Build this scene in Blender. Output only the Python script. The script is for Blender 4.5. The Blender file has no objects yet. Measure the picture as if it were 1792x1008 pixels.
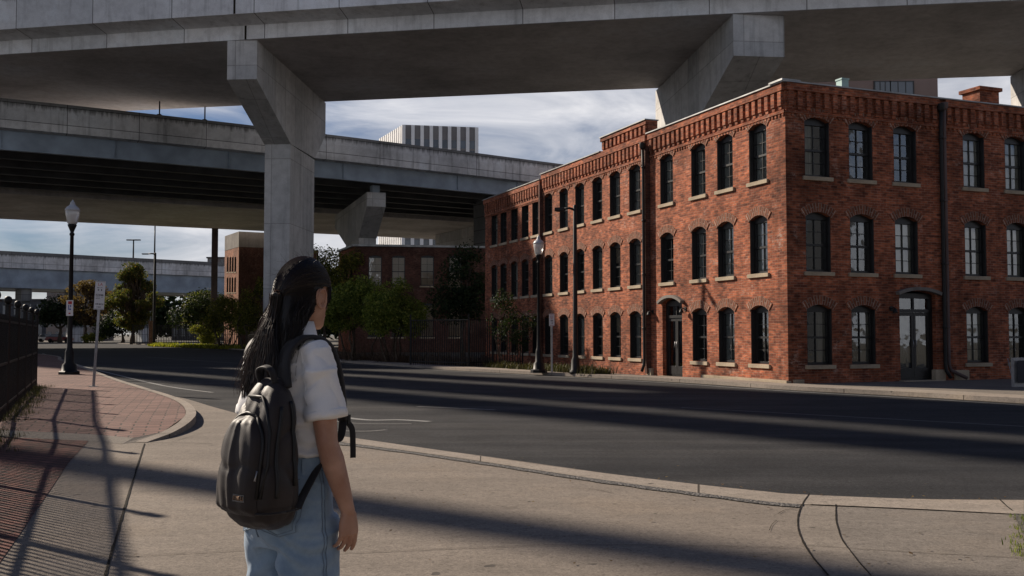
import bpy, bmesh, math, random
from math import sin, cos, pi, radians, sqrt, atan2
from mathutils import Vector, Matrix, noise
from mathutils.geometry import tessellate_polygon
from mathutils.bvhtree import BVHTree

random.seed(7)
C = bpy.context.scene.collection
# ------------------------------------------------------------------ camera model (35 mm lens, eye 1.4 m, slightly tilted up)
EYE = 1.4
F = 1742.0
PITCH = math.atan(81.0 / F)

def ray(u, v):
    x = (u - 896) / F; y = (504 - v) / F
    return Vector((x, cos(PITCH) - y * sin(PITCH), sin(PITCH) + y * cos(PITCH)))

def at_z(u, v, z=0.0):
    d = ray(u, v); t = (z - EYE) / d.z
    return Vector((d.x * t, d.y * t, z))

def at_y(u, v, Y):
    d = ray(u, v); t = Y / d.y
    return Vector((d.x * t, Y, EYE + d.z * t))

# ------------------------------------------------------------------ mesh builder
class MB:
    def __init__(s):
        s.v = []; s.f = []; s.uv = []; s.sm = []
    def add(s, verts, faces, uvs=None, smooth=False):
        o = len(s.v)
        s.v.extend([tuple(p) for p in verts])
        for i, f in enumerate(faces):
            s.f.append(tuple(o + k for k in f))
            s.uv.append(uvs[i] if uvs else None)
            s.sm.append(smooth)
        return o
    def quad(s, a, b, c, d, uv=None):
        s.add([a, b, c, d], [(0, 1, 2, 3)], [uv] if uv else None)
    def obox(s, o, a, b, c):
        o, a, b, c = Vector(o), Vector(a), Vector(b), Vector(c)
        if a.cross(b).dot(c) < 0: a, b = b, a
        P = [o, o + a, o + a + b, o + b, o + c, o + a + c, o + a + b + c, o + b + c]
        s.add(P, [(3, 2, 1, 0), (4, 5, 6, 7), (0, 1, 5, 4), (1, 2, 6, 5), (2, 3, 7, 6), (3, 0, 4, 7)])
    def box(s, c, sz, rot=0.0):
        c = Vector(c); a = Vector((cos(rot), sin(rot), 0)); b = Vector((-sin(rot), cos(rot), 0)); z = Vector((0, 0, 1))
        s.obox(c - a * sz[0] / 2 - b * sz[1] / 2 - z * sz[2] / 2, a * sz[0], b * sz[1], z * sz[2])
    def prism(s, poly, z0, z1, bottom=True):
        n = len(poly)
        ar = sum(poly[i][0] * poly[(i + 1) % n][1] - poly[(i + 1) % n][0] * poly[i][1] for i in range(n))
        if ar < 0: poly = poly[::-1]
        vs = [(p[0], p[1], z0) for p in poly] + [(p[0], p[1], z1) for p in poly]
        tr = tessellate_polygon([[Vector((p[0], p[1], 0)) for p in poly]])
        fs = []
        for t in tr:
            a, b, c = t
            if (Vector(poly[b]) - Vector(poly[a])).to_2d().cross((Vector(poly[c]) - Vector(poly[a])).to_2d()) < 0: a, c = c, a
            fs.append((a + n, b + n, c + n))
            if bottom: fs.append((c, b, a))
        for i in range(n):
            j = (i + 1) % n
            fs.append((i, j, j + n, i + n))
        s.add(vs, fs)
    def sheet(s, poly, z):
        n = len(poly)
        tr = tessellate_polygon([[Vector((p[0], p[1], 0)) for p in poly]])
        fs = []
        for a, b, c in tr:
            A, B, Cc = [Vector((poly[k][0], poly[k][1])) for k in (a, b, c)]
            if (B - A).cross(Cc - A) < 0: a, c = c, a
            fs.append((a, b, c))
        s.add([(p[0], p[1], z) for p in poly], fs)
    def tube(s, pts, rad, n=8, smooth=True, flat=1.0, up=None, cap=True):
        pts = [Vector(p) for p in pts]
        if not isinstance(rad, (list, tuple)): rad = [rad] * len(pts)
        vs = []; ref = None
        for i, p in enumerate(pts):
            d = (pts[min(i + 1, len(pts) - 1)] - pts[max(i - 1, 0)])
            if d.length < 1e-9: d = Vector((0, 0, 1))
            d.normalize()
            if ref is None:
                ref = Vector(up) if up else (Vector((0, 0, 1)) if abs(d.z) < .9 else Vector((1, 0, 0)))
            a = ref - d * ref.dot(d)
            if a.length < 1e-6: a = d.orthogonal()
            a.normalize(); ref = a.copy(); b = d.cross(a)
            for k in range(n):
                t = 2 * pi * k / n
                vs.append(p + a * (rad[i] * cos(t)) + b * (rad[i] * flat * sin(t)))
        fs = []
        for i in range(len(pts) - 1):
            for k in range(n):
                k2 = (k + 1) % n
                fs.append((i * n + k, i * n + k2, (i + 1) * n + k2, (i + 1) * n + k))
        if cap:
            fs.append(tuple(range(n))[::-1]); m = (len(pts) - 1) * n
            fs.append(tuple(m + k for k in range(n)))
        s.add(vs, fs, smooth=smooth)
    def lathe(s, prof, c, n=20, smooth=True, rot=0.0):
        vs = []; c = Vector(c)
        for r, z in prof:
            for k in range(n):
                t = 2 * pi * k / n + rot
                vs.append(c + Vector((r * cos(t), r * sin(t), z)))
        fs = []
        for i in range(len(prof) - 1):
            for k in range(n):
                k2 = (k + 1) % n
                fs.append((i * n + k, i * n + k2, (i + 1) * n + k2, (i + 1) * n + k))
        fs.append(tuple(range(n))[::-1]); m = (len(prof) - 1) * n
        fs.append(tuple(m + k for k in range(n)))
        s.add(vs, fs, smooth=smooth)
    def loft(s, rings, smooth=True, cap=True):
        n = len(rings[0]); vs = [p for r in rings for p in r]; fs = []
        for i in range(len(rings) - 1):
            for k in range(n):
                k2 = (k + 1) % n
                fs.append((i * n + k, i * n + k2, (i + 1) * n + k2, (i + 1) * n + k))
        if cap:
            fs.append(tuple(range(n))[::-1]); m = (len(rings) - 1) * n
            fs.append(tuple(m + k for k in range(n)))
        s.add(vs, fs, smooth=smooth)
    def xform(s, M):
        s.v = [tuple(M @ Vector(p)) for p in s.v]
        return s
    def join(s, o):
        k = len(s.v); s.v += o.v; s.f += [tuple(i + k for i in f) for f in o.f]; s.uv += o.uv; s.sm += o.sm
    def mesh(s, name):
        me = bpy.data.meshes.new(name)
        me.from_pydata(s.v, [], s.f); me.update()
        uvl = me.uv_layers.new(name='UVMap').data
        for i, p in enumerate(me.polygons):
            p.use_smooth = s.sm[i]
            cu = s.uv[i]
            if cu:
                for k, li in enumerate(p.loop_indices): uvl[li].uv = cu[k]
            else:
                nx, ny, nz = p.normal
                if abs(nz) > .7:
                    for li in p.loop_indices:
                        q = me.vertices[me.loops[li].vertex_index].co; uvl[li].uv = (q.x, q.y)
                else:
                    L = sqrt(nx * nx + ny * ny) or 1
                    tx, ty = -ny / L, nx / L
                    for li in p.loop_indices:
                        q = me.vertices[me.loops[li].vertex_index].co; uvl[li].uv = (q.x * tx + q.y * ty, q.z)
        return me
    def build(s, name, mat, parent=None, bevel=0.0, local=False):
        me = s.mesh(name); me.materials.append(mat)
        o = bpy.data.objects.new(name, me); C.objects.link(o)
        if parent is not None:
            o.parent = parent
            if not local: o.matrix_parent_inverse = base_matrix(parent).inverted()
        if bevel:
            b = o.modifiers.new('bevel', 'BEVEL'); b.width = bevel; b.segments = 2; b.limit_method = 'ANGLE'
        return o

def base_matrix(o):
    m = o.matrix_basis.copy()
    if o.parent is not None: m = base_matrix(o.parent) @ o.matrix_parent_inverse @ m
    return m

def tag(o, label=None, cat=None, group=None, kind=None):
    if label: o['label'] = label
    if cat: o['category'] = cat
    if group: o['group'] = group
    if kind: o['kind'] = kind
    return o

def thing(name, label, cat, loc, group=None):
    o = bpy.data.objects.new(name, None); C.objects.link(o)
    o.location = Vector(loc); o.empty_display_size = .3
    return tag(o, label, cat, group)

def copy_tree(o, parent=None):
    c = o.copy(); C.objects.link(c)
    if parent is not None: c.parent = parent
    for ch in list(o.children): copy_tree(ch, c)
    return c

# ------------------------------------------------------------------ materials
def new_mat(name):
    m = bpy.data.materials.new(name); m.use_nodes = True
    nt = m.node_tree; b = nt.nodes['Principled BSDF']
    return m, nt, b

class N:
    """tiny node helper"""
    def __init__(s, nt): s.nt = nt
    def n(s, t, **kw):
        x = s.nt.nodes.new(t)
        for k, v in kw.items(): setattr(x, k, v)
        return x
    def l(s, a, b): s.nt.links.new(a, b)
    def coord(s, kind='Object', scale=(1, 1, 1), rot=(0, 0, 0)):
        tc = s.n('ShaderNodeTexCoord'); mp = s.n('ShaderNodeMapping')
        mp.inputs['Scale'].default_value = scale; mp.inputs['Rotation'].default_value = rot
        s.l(tc.outputs[kind], mp.inputs['Vector']); return mp.outputs['Vector']
    def noise(s, vec, scale, detail=4, rough=.55, dist=0.0):
        x = s.n('ShaderNodeTexNoise'); x.inputs['Scale'].default_value = scale; x.inputs['Detail'].default_value = detail
        x.inputs['Roughness'].default_value = rough; x.inputs['Distortion'].default_value = dist
        s.l(vec, x.inputs['Vector']); return x.outputs['Fac']
    def ramp(s, fac, stops):
        x = s.n('ShaderNodeValToRGB'); e = x.color_ramp.elements
        while len(e) < len(stops): e.new(.5)
        for i, (p, c) in enumerate(stops):
            e[i].position = p
            if not isinstance(c, (tuple, list)): c = (c, c, c)
            e[i].color = (c[0], c[1], c[2], 1)
        s.l(fac, x.inputs['Fac']); return x.outputs['Color']
    def mix(s, fac, a, b, mode='MIX'):
        x = s.n('ShaderNodeMix', data_type='RGBA', blend_type=mode)
        for sock, val in ((x.inputs[0], fac), (x.inputs[6], a), (x.inputs[7], b)):
            if hasattr(val, 'is_linked') or hasattr(val, 'links'): s.l(val, sock)
            elif isinstance(val, (int, float)): sock.default_value = val
            else: sock.default_value = (val[0], val[1], val[2], 1)
        return x.outputs[2]
    def math(s, op, a, b=0.0):
        x = s.n('ShaderNodeMath', operation=op)
        for i, val in enumerate((a, b)):
            if hasattr(val, 'links'): s.l(val, x.inputs[i])
            else: x.inputs[i].default_value = val
        return x.outputs[0]
    def bump(s, h, strength, dist, bsdf):
        x = s.n('ShaderNodeBump'); x.inputs['Strength'].default_value = strength; x.inputs['Distance'].default_value = dist
        s.l(h, x.inputs['Height']); s.l(x.outputs['Normal'], bsdf.inputs['Normal'])

def flat_mat(name, col, rough=.6, metal=0.0, spec=.5, var=.15, scale=6.0, bump=0.0):
    m, nt, b = new_mat(name); h = N(nt)
    f = h.noise(h.coord(), scale, 5)
    lo = tuple(c * (1 - var) for c in col); hi = tuple(min(1, c * (1 + var)) for c in col)
    h.l(h.ramp(f, [(.3, lo), (.7, hi)]), b.inputs['Base Color'])
    b.inputs['Roughness'].default_value = rough; b.inputs['Metallic'].default_value = metal
    b.inputs['Specular IOR Level'].default_value = spec
    if bump: h.bump(f, bump, .02, b)
    return m

def concrete_mat(name, col, seam=None, seam_h=1000.0, drip=.5, rough=.85, stain=.45, tint=(.95, 1.0, 1.04), seam_dark=.22, topv=None):
    m, nt, b = new_mat(name); h = N(nt)
    big = h.noise(h.coord(), .22, 6, .6)
    mid = h.noise(h.coord(), 1.7, 6, .65)
    fine = h.noise(h.coord(), 22, 3, .6)
    drp = h.noise(h.coord(scale=(1.6, 1.6, .10)), 1.3, 5, .62)
    c = h.ramp(big, [(.3, tuple(k * (1 - stain) for k in col)), (.55, col), (.75, tuple(k * 1.15 * t for k, t in zip(col, tint)))])
    c = h.mix(.45, c, h.ramp(mid, [(.3, .6), (.58, 1.05)]), 'MULTIPLY')
    c = h.mix(drip, c, h.ramp(drp, [(.30, .35), (.46, 1.0), (.75, 1.08)]), 'MULTIPLY')
    c = h.mix(.35, c, h.ramp(fine, [(.3, .7), (.7, 1.15)]), 'MULTIPLY')
    if topv:                                    # run-off stains below the coping
        sp_ = h.n('ShaderNodeSeparateXYZ'); h.l(h.coord('UV'), sp_.inputs[0])
        mr = h.n('ShaderNodeMapRange'); mr.inputs['From Min'].default_value = topv[0]; mr.inputs['From Max'].default_value = topv[1]; h.l(sp_.outputs['Y'], mr.inputs['Value'])
        st_ = h.noise(h.coord('UV', scale=(3.2, .35, 1)), 1.0, 6, .7)
        kk = h.ramp(h.math('SUBTRACT', h.math('MULTIPLY', mr.outputs['Result'], .85), h.math('MULTIPLY', st_, .9)), [(.02, 0.0), (.22, .78)])
        c = h.mix(kk, c, (.085, .085, .08))
    if seam:
        br = h.n('ShaderNodeTexBrick'); br.offset = 0.0
        br.inputs['Scale'].default_value = 1; br.inputs['Brick Width'].default_value = seam; br.inputs['Row Height'].default_value = seam_h
        br.inputs['Mortar Size'].default_value = .028; br.inputs['Mortar Smooth'].default_value = .1
        br.inputs['Color1'].default_value = (1, 1, 1, 1); br.inputs['Color2'].default_value = (.78, .8, .82, 1); br.inputs['Mortar'].default_value = (seam_dark, seam_dark, seam_dark, 1)
        h.l(h.coord('UV'), br.inputs['Vector'])
        c = h.mix(1.0, c, br.outputs['Color'], 'MULTIPLY')
    h.l(c, b.inputs['Base Color']); b.inputs['Roughness'].default_value = rough
    b.inputs['Specular IOR Level'].default_value = .25
    h.bump(fine, .25, .02, b)
    return m

def brick_mat(name, c1, c2, mortar, bw=.21, bh=.068, ms=.007, pale=.5, soot=.55):
    m, nt, b = new_mat(name); h = N(nt)
    br = h.n('ShaderNodeTexBrick'); br.offset = .5
    br.inputs['Scale'].default_value = 1; br.inputs['Brick Width'].default_value = bw; br.inputs['Row Height'].default_value = bh
    br.inputs['Mortar Size'].default_value = ms; br.inputs['Mortar Smooth'].default_value = .3; br.inputs['Bias'].default_value = -.1
    br.inputs['Color1'].default_value = (*c1, 1); br.inputs['Color2'].default_value = (*c2, 1); br.inputs['Mortar'].default_value = (*mortar, 1)
    h.l(h.coord('UV'), br.inputs['Vector'])
    per = h.noise(h.coord('UV', scale=(1 / bw * .97, 1 / bh * .97, 1)), 1.0, 1)
    big = h.noise(h.coord(), .45, 6, .62); mid = h.noise(h.coord(), 2.2, 5, .62)
    eff = h.noise(h.coord(), 1.1, 8, .78)
    eff2 = h.noise(h.coord('UV', scale=(3.5, 9, 1)), 1.6, 3, .7)
    drp = h.noise(h.coord(scale=(2.2, 2.2, .12)), 1.2, 4, .6)
    c = h.mix(.75, br.outputs['Color'], h.ramp(per, [(.25, .38), (.5, 1.0), (.75, 1.5)]), 'MULTIPLY')
    c = h.mix(soot, c, h.ramp(big, [(.33, .34), (.48, .85), (.58, 1.1), (.72, 1.3)]), 'MULTIPLY')
    c = h.mix(.65, c, h.ramp(mid, [(.32, .5), (.62, 1.15)]), 'MULTIPLY')
    c = h.mix(.4, c, h.ramp(drp, [(.32, .5), (.5, 1.0)]), 'MULTIPLY')
    k = h.math('MULTIPLY', h.ramp(eff, [(.56, 0.0), (.66, 1.0)]), h.ramp(eff2, [(.45, 0.0), (.62, pale)]))
    c = h.mix(k, c, (.48, .42, .36))
    h.l(c, b.inputs['Base Color']); b.inputs['Roughness'].default_value = .88; b.inputs['Specular IOR Level'].default_value = .2
    hh = h.math('SUBTRACT', h.noise(h.coord(), 40, 3), br.outputs['Fac'])
    h.bump(hh, .5, .012, b)
    return m

def leaf_mat(name, stops, trans=.42):
    m, nt, b = new_mat(name); h = N(nt)
    g = h.n('ShaderNodeNewGeometry')
    c = h.ramp(g.outputs['Random Per Island'], stops)
    h.l(c, b.inputs['Base Color']); b.inputs['Roughness'].default_value = .65; b.inputs['Specular IOR Level'].default_value = .15
    tr = h.n('ShaderNodeBsdfTranslucent'); h.l(h.mix(1.0, c, (1.5, 1.6, .7), 'MULTIPLY'), tr.inputs['Color'])
    mx = h.n('ShaderNodeMixShader'); mx.inputs[0].default_value = trans
    h.l(b.outputs[0], mx.inputs[1]); h.l(tr.outputs[0], mx.inputs[2])
    h.l(mx.outputs[0], nt.nodes['Material Output'].inputs['Surface'])
    return m

MT = {}
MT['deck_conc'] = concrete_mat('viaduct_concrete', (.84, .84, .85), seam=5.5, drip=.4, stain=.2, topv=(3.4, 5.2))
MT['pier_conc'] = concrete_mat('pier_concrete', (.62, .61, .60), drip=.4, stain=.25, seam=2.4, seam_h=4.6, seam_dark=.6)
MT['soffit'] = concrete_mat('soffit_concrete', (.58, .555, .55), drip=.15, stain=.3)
MT['b_conc'] = concrete_mat('stained_parapet_concrete', (.80, .80, .80), seam=5.2, seam_h=1.36, drip=.6, stain=.4, topv=(1.6, 3.0))
MT['steel'] = flat_mat('painted_girder_steel', (.27, .33, .40), .55, 0, .4, .25, .5)
MT['dark_steel'] = flat_mat('dark_girder_steel', (.10, .105, .112), .65, 0, .3, .3, .5)
MT['rust_steel'] = flat_mat('brown_steel', (.12, .085, .08), .7, 0, .3, .25, 1.0)
MT['black_metal'] = flat_mat('black_painted_metal', (.008, .008, .009), .5, 0, .25, .3, 8)
MT['dark_metal'] = flat_mat('dark_bronze_metal', (.018, .017, .017), .55, 0, .3, .3, 8)
MT['galv'] = flat_mat('galvanised_metal', (.34, .34, .35), .45, .6, .5, .2, 10)
MT['lamp_glass'] = None
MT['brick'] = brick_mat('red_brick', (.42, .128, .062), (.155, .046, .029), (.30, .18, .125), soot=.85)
MT['brick_shade'] = brick_mat('shaded_red_brick', (.12, .05, .036), (.08, .036, .028), (.11, .08, .07), pale=.2)  # darkened brick colour standing in for shade on unlit fronts and slots
MT['brick_far'] = brick_mat('orange_brick', (.33, .14, .075), (.26, .105, .06), (.3, .22, .17))
MT['arch_brick'] = brick_mat('arch_brick', (.27, .095, .05), (.19, .065, .038), (.33, .24, .19), bw=.24, bh=.075, ms=.012)
MT['stone'] = concrete_mat('sill_sandstone', (.44, .36, .26), drip=.3, stain=.3, tint=(1, 1, 1))
MT['coping'] = flat_mat('pale_metal_coping', (.33, .34, .34), .5, .3, .5, .3, 2)
MT['win_frame'] = flat_mat('black_window_paint', (.013, .013, .014), .4, 0, .5, .3, 12)
MT['curtain'] = flat_mat('pale_curtain', (.8, .79, .75), .9, 0, .1, .12, 3)
MT['blind'] = flat_mat('cream_blind', (.8, .66, .52), .9, 0, .1, .12, 1)
MT['interior'] = flat_mat('dark_interior', (.02, .018, .016), .9, 0, .1, .5, .8)
MT['roof'] = flat_mat('roof_membrane', (.08, .08, .085), .9, 0, .2, .25, .8)
MT['bark'] = flat_mat('bark', (.085, .066, .05), .95, 0, .1, .45, 9, bump=.6)
MT['wood'] = flat_mat('weathered_wood', (.2, .11, .075), .9, 0, .1, .3, 4)

def glass_mat():
    m, nt, b = new_mat('window_glass'); h = N(nt)
    out = nt.nodes['Material Output']; nt.nodes.remove(b)
    gl = h.n('ShaderNodeBsdfGlossy'); gl.inputs['Roughness'].default_value = .03; gl.inputs['Color'].default_value = (.9, .93, .95, 1)
    tp = h.n('ShaderNodeBsdfTransparent'); tp.inputs['Color'].default_value = (.80, .83, .83, 1)
    fr = h.n('ShaderNodeFresnel'); fr.inputs['IOR'].default_value = 2.4
    # slightly wavy old panes
    bp = h.n('ShaderNodeBump'); bp.inputs['Strength'].default_value = .12; bp.inputs['Distance'].default_value = .06
    h.l(h.noise(h.coord('Object'), 1.7, 2), bp.inputs['Height']); h.l(bp.outputs['Normal'], gl.inputs['Normal'])
    mx = h.n('ShaderNodeMixShader'); h.l(fr.outputs[0], mx.inputs[0]); h.l(tp.outputs[0], mx.inputs[1]); h.l(gl.outputs[0], mx.inputs[2])
    h.l(mx.outputs[0], out.inputs['Surface'])
    return m
MT['glass'] = glass_mat()

def lamp_glass_mat():
    m, nt, b = new_mat('frosted_lamp_glass')
    b.inputs['Base Color'].default_value = (.8, .8, .78, 1); b.inputs['Roughness'].default_value = .25
    b.inputs['Transmission Weight'].default_value = .45
    return m
MT['lamp_glass'] = lamp_glass_mat()
# ================================================================== ground, road, pavements
def xy(u, v, z=0.0):
    p = at_z(u, v, z); return (p.x, p.y)

def smooth_line(pts, k=6):
    """Catmull-Rom through the given ground points"""
    P = [Vector(p).to_2d() if len(p) > 2 else Vector(p) for p in pts]; out = []
    for i in range(len(P) - 1):
        p0 = P[max(i - 1, 0)]; p1 = P[i]; p2 = P[i + 1]; p3 = P[min(i + 2, len(P) - 1)]
        for j in range(k):
            t = j / k
            q = .5 * ((2 * p1) + (p2 - p0) * t + (2 * p0 - 5 * p1 + 4 * p2 - p3) * t * t + (3 * p1 - p0 - 3 * p2 + p3) * t ** 3)
            out.append((q.x, q.y))
    out.append((P[-1].x, P[-1].y)); return out

def offset_line(line, d):
    out = []
    for i, p in enumerate(line):
        a = Vector(line[max(i - 1, 0)]); b = Vector(line[min(i + 1, len(line) - 1)])
        t = (b - a).normalized(); nrm = Vector((-t.y, t.x))
        q = Vector(p) + nrm * d; out.append((q.x, q.y))
    return out

def strip(mb, A, B, z, z2=None, u0=0.0):
    if z2 is None: z2 = z
    L = u0
    for i in range(len(A) - 1):
        a, b, c, d = A[i], A[i + 1], B[i + 1], B[i]
        seg = (Vector(b) - Vector(a)).length; w = (Vector(d) - Vector(a)).length
        P = [(a[0], a[1], z), (b[0], b[1], z), (c[0], c[1], z2), (d[0], d[1], z2)]
        uv = [(L, 0), (L + seg, 0), (L + seg, w), (L, w)]
        nrm = (Vector(P[1]) - Vector(P[0])).cross(Vector(P[2]) - Vector(P[0]))
        if nrm.z < -1e-9: P = P[::-1]; uv = uv[::-1]
        mb.add(P, [(0, 1, 2, 3)], [uv]); L += seg

def vface(mb, A, z0, z1):
    L = 0
    for i in range(len(A) - 1):
        a, b = A[i], A[i + 1]; s = (Vector(b) - Vector(a)).length
        mb.add([(a[0], a[1], z0), (b[0], b[1], z0), (b[0], b[1], z1), (a[0], a[1], z1)], [(0, 1, 2, 3)],
               [[(L, z0), (L + s, z0), (L + s, z1), (L, z1)]]); L += s

# --- materials
def ground_mat():
    m, nt, b = new_mat('dry_verge_soil'); h = N(nt)
    a = h.noise(h.coord(), .12, 6, .6); c = h.noise(h.coord(), 3.0, 6, .7); d = h.noise(h.coord(), 30, 3, .6)
    col = h.ramp(a, [(.35, (.08, .072, .06)), (.55, (.105, .095, .078)), (.7, (.075, .078, .05))])
    col = h.mix(.7, col, h.ramp(c, [(.3, .45), (.65, 1.25)]), 'MULTIPLY')
    h.l(col, b.inputs['Base Color']); b.inputs['Roughness'].default_value = .95; h.bump(d, .6, .05, b); return m

def asphalt_mat():
    m, nt, b = new_mat('worn_asphalt'); h = N(nt)
    co = h.coord()
    a = h.noise(h.coord(rot=(0, 0, .86), scale=(.12, 1.6, 1)), .5, 6, .62)
    c = h.noise(co, 1.3, 6, .65); d = h.noise(co, 55, 3, .7)
    vo = h.n('ShaderNodeTexVoronoi'); vo.inputs['Scale'].default_value = 48; h.l(co, vo.inputs['Vector'])
    sp = h.ramp(vo.outputs['Distance'], [(.0, 2.6), (.14, 1.25), (.3, .85)])
    col = h.ramp(a, [(.32, (.036, .037, .040)), (.5, (.056, .056, .058)), (.66, (.086, .083, .081))])
    col = h.mix(.6, col, h.ramp(c, [(.3, .7), (.68, 1.2)]), 'MULTIPLY')
    g_ = h.noise(co, 19, 4, .75); col = h.mix(.8, col, sp, 'MULTIPLY'); col = h.mix(.7, col, h.ramp(d, [(.3, .5), (.7, 1.4)]), 'MULTIPLY'); col = h.mix(.7, col, h.ramp(g_, [(.3, .6), (.7, 1.4)]), 'MULTIPLY')
    h.l(col, b.inputs['Base Color']); b.inputs['Roughness'].default_value = .9; b.inputs['Specular IOR Level'].default_value = .08
    h.bump(d, .5, .012, b); return m

def paving_mat(name, col, seam=None, rust=.5):
    m, nt, b = new_mat(name); h = N(nt); co = h.coord()
    a = h.noise(co, .35, 6, .62); c = h.noise(h.coord(rot=(0, 0, -.5), scale=(.5, 2.2, 1)), 1.0, 6, .65)
    d = h.noise(co, 70, 3, .7); e = h.noise(co, 9, 6, .7)
    vo = h.n('ShaderNodeTexVoronoi'); vo.inputs['Scale'].default_value = 70; h.l(co, vo.inputs['Vector'])
    k = h.ramp(a, [(.3, tuple(x * .80 for x in col)), (.52, col), (.72, (col[0] * 1.12, col[1] * 1.06, col[2] * .98))])
    k = h.mix(.55, k, h.ramp(c, [(.3, .72), (.62, 1.1)]), 'MULTIPLY')
    k = h.mix(.5, k, h.ramp(e, [(.28, .62), (.5, 1.0), (.75, 1.12)]), 'MULTIPLY')
    g_ = h.noise(co, 24, 4, .75); k = h.mix(.65, k, h.ramp(d, [(.28, .6), (.7, 1.3)]), 'MULTIPLY'); k = h.mix(.5, k, h.ramp(g_, [(.3, .68), (.7, 1.3)]), 'MULTIPLY')
    k = h.mix(.6, k, h.ramp(vo.outputs['Distance'], [(.0, 1.7), (.12, 1.08), (.5, .80)]), 'MULTIPLY')
    pit = h.noise(co, 34, 2, .5); k = h.mix(.5, k, h.ramp(pit, [(.33, .45), (.42, 1.0)]), 'MULTIPLY')
    sp = h.noise(co, 5.2, 2, .5)
    k = h.mix(h.ramp(sp, [(.715, 0.0), (.74, .75)]), k, (.05, .045, .04))
    if seam:
        br = h.n('ShaderNodeTexBrick'); br.offset = 0; br.inputs['Scale'].default_value = 1
        br.inputs['Brick Width'].default_value = seam; br.inputs['Row Height'].default_value = 50; br.inputs['Mortar Size'].default_value = .012
        br.inputs['Color1'].default_value = (1, 1, 1, 1); br.inputs['Color2'].default_value = (.9, .9, .92, 1); br.inputs['Mortar'].default_value = (.2, .19, .18, 1)
        h.l(h.coord('UV'), br.inputs['Vector']); k = h.mix(1.0, k, br.outputs['Color'], 'MULTIPLY')
    h.l(k, b.inputs['Base Color']); b.inputs['Roughness'].default_value = .88; b.inputs['Specular IOR Level'].default_value = .2
    hh = h.math('ADD', d, h.math('MULTIPLY', e, .8)); h.bump(hh, .35, .01, b); return m

def paver_mat(name, c1, c2, mortar, bw, bh, rot, ms=.008):
    m, nt, b = new_mat(name); h = N(nt); co = h.coord(rot=(0, 0, rot))
    br = h.n('ShaderNodeTexBrick'); br.offset = .5; br.inputs['Scale'].default_value = 1
    br.inputs['Brick Width'].default_value = bw; br.inputs['Row Height'].default_value = bh; br.inputs['Mortar Size'].default_value = ms
    br.inputs['Mortar Smooth'].default_value = .3
    br.inputs['Color1'].default_value = (*c1, 1); br.inputs['Color2'].default_value = (*c2, 1); br.inputs['Mortar'].default_value = (*mortar, 1)
    wob = h.n('ShaderNodeVectorMath', operation='MULTIPLY_ADD'); nz = h.n('ShaderNodeTexNoise'); nz.inputs['Scale'].default_value = 1.6
    h.l(co, nz.inputs['Vector']); h.l(nz.outputs['Color'], wob.inputs[0]); wob.inputs[1].default_value = (.05, .05, 0); h.l(co, wob.inputs[2])
    h.l(wob.outputs[0], br.inputs['Vector'])
    a = h.noise(h.coord(), .8, 6, .65); d = h.noise(h.coord(), 45, 3, .7)
    k = h.mix(.7, br.outputs['Color'], h.ramp(a, [(.3, .55), (.55, 1.0), (.75, 1.3)]), 'MULTIPLY')
    k = h.mix(.5, k, h.ramp(d, [(.3, .7), (.7, 1.25)]), 'MULTIPLY')
    h.l(k, b.inputs['Base Color']); b.inputs['Roughness'].default_value = .85; b.inputs['Specular IOR Level'].default_value = .2
    h.bump(h.math('SUBTRACT', h.math('MULTIPLY', d, .4), br.outputs['Fac']), .6, .015, b); return m

MT['ground'] = ground_mat(); MT['asphalt'] = asphalt_mat()
MT['slab'] = paving_mat('footway_concrete', (.258, .220, .184))
MT['slab_grey'] = paving_mat('grey_footway_concrete', (.232, .204, .176))
MT['slab_pale'] = paving_mat('pale_footway_concrete', (.275, .238, .20))
MT['kerb'] = paving_mat('kerb_concrete', (.36, .31, .26), seam=3.0)
MT['joint'] = flat_mat('joint_grime', (.028, .024, .02), .95, 0, .1, .3, 20)
MT['hairline'] = flat_mat('hairline_joint', (.11, .095, .08), .95, 0, .1, .3, 20)
def agg_mat():
    m, nt, b = new_mat('exposed_aggregate'); h = N(nt); co = h.coord()
    vo = h.n('ShaderNodeTexVoronoi'); vo.inputs['Scale'].default_value = 42; h.l(co, vo.inputs['Vector'])
    wn = h.n('ShaderNodeTexWhiteNoise'); h.l(vo.outputs['Position'], wn.inputs['Vector'])
    c = h.mix(1.0, h.ramp(wn.outputs['Value'], [(0, (.09, .085, .08)), (.5, (.16, .15, .14)), (1, (.30, .28, .26))]), h.ramp(vo.outputs['Distance'], [(.2, 1.0), (.6, .4)]), 'MULTIPLY')
    h.l(c, b.inputs['Base Color']); b.inputs['Roughness'].default_value = .9; h.bump(vo.outputs['Distance'], .8, -.02, b); return m
MT['aggregate'] = agg_mat()
MT['pavers'] = paver_mat('red_pavers', (.25, .145, .12), (.17, .10, .085), (.075, .06, .052), .36, .18, -.30, .014)
MT['pavers_dark'] = paver_mat('dark_red_pavers', (.21, .088, .066), (.12, .058, .048), (.030, .026, .022), .26, .13, .52, .012)
MT['paint'] = paving_mat('worn_road_paint', (.30, .30, .29))
MT['paint_faint'] = paving_mat('scuffed_road_paint', (.17, .168, .165))

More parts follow.
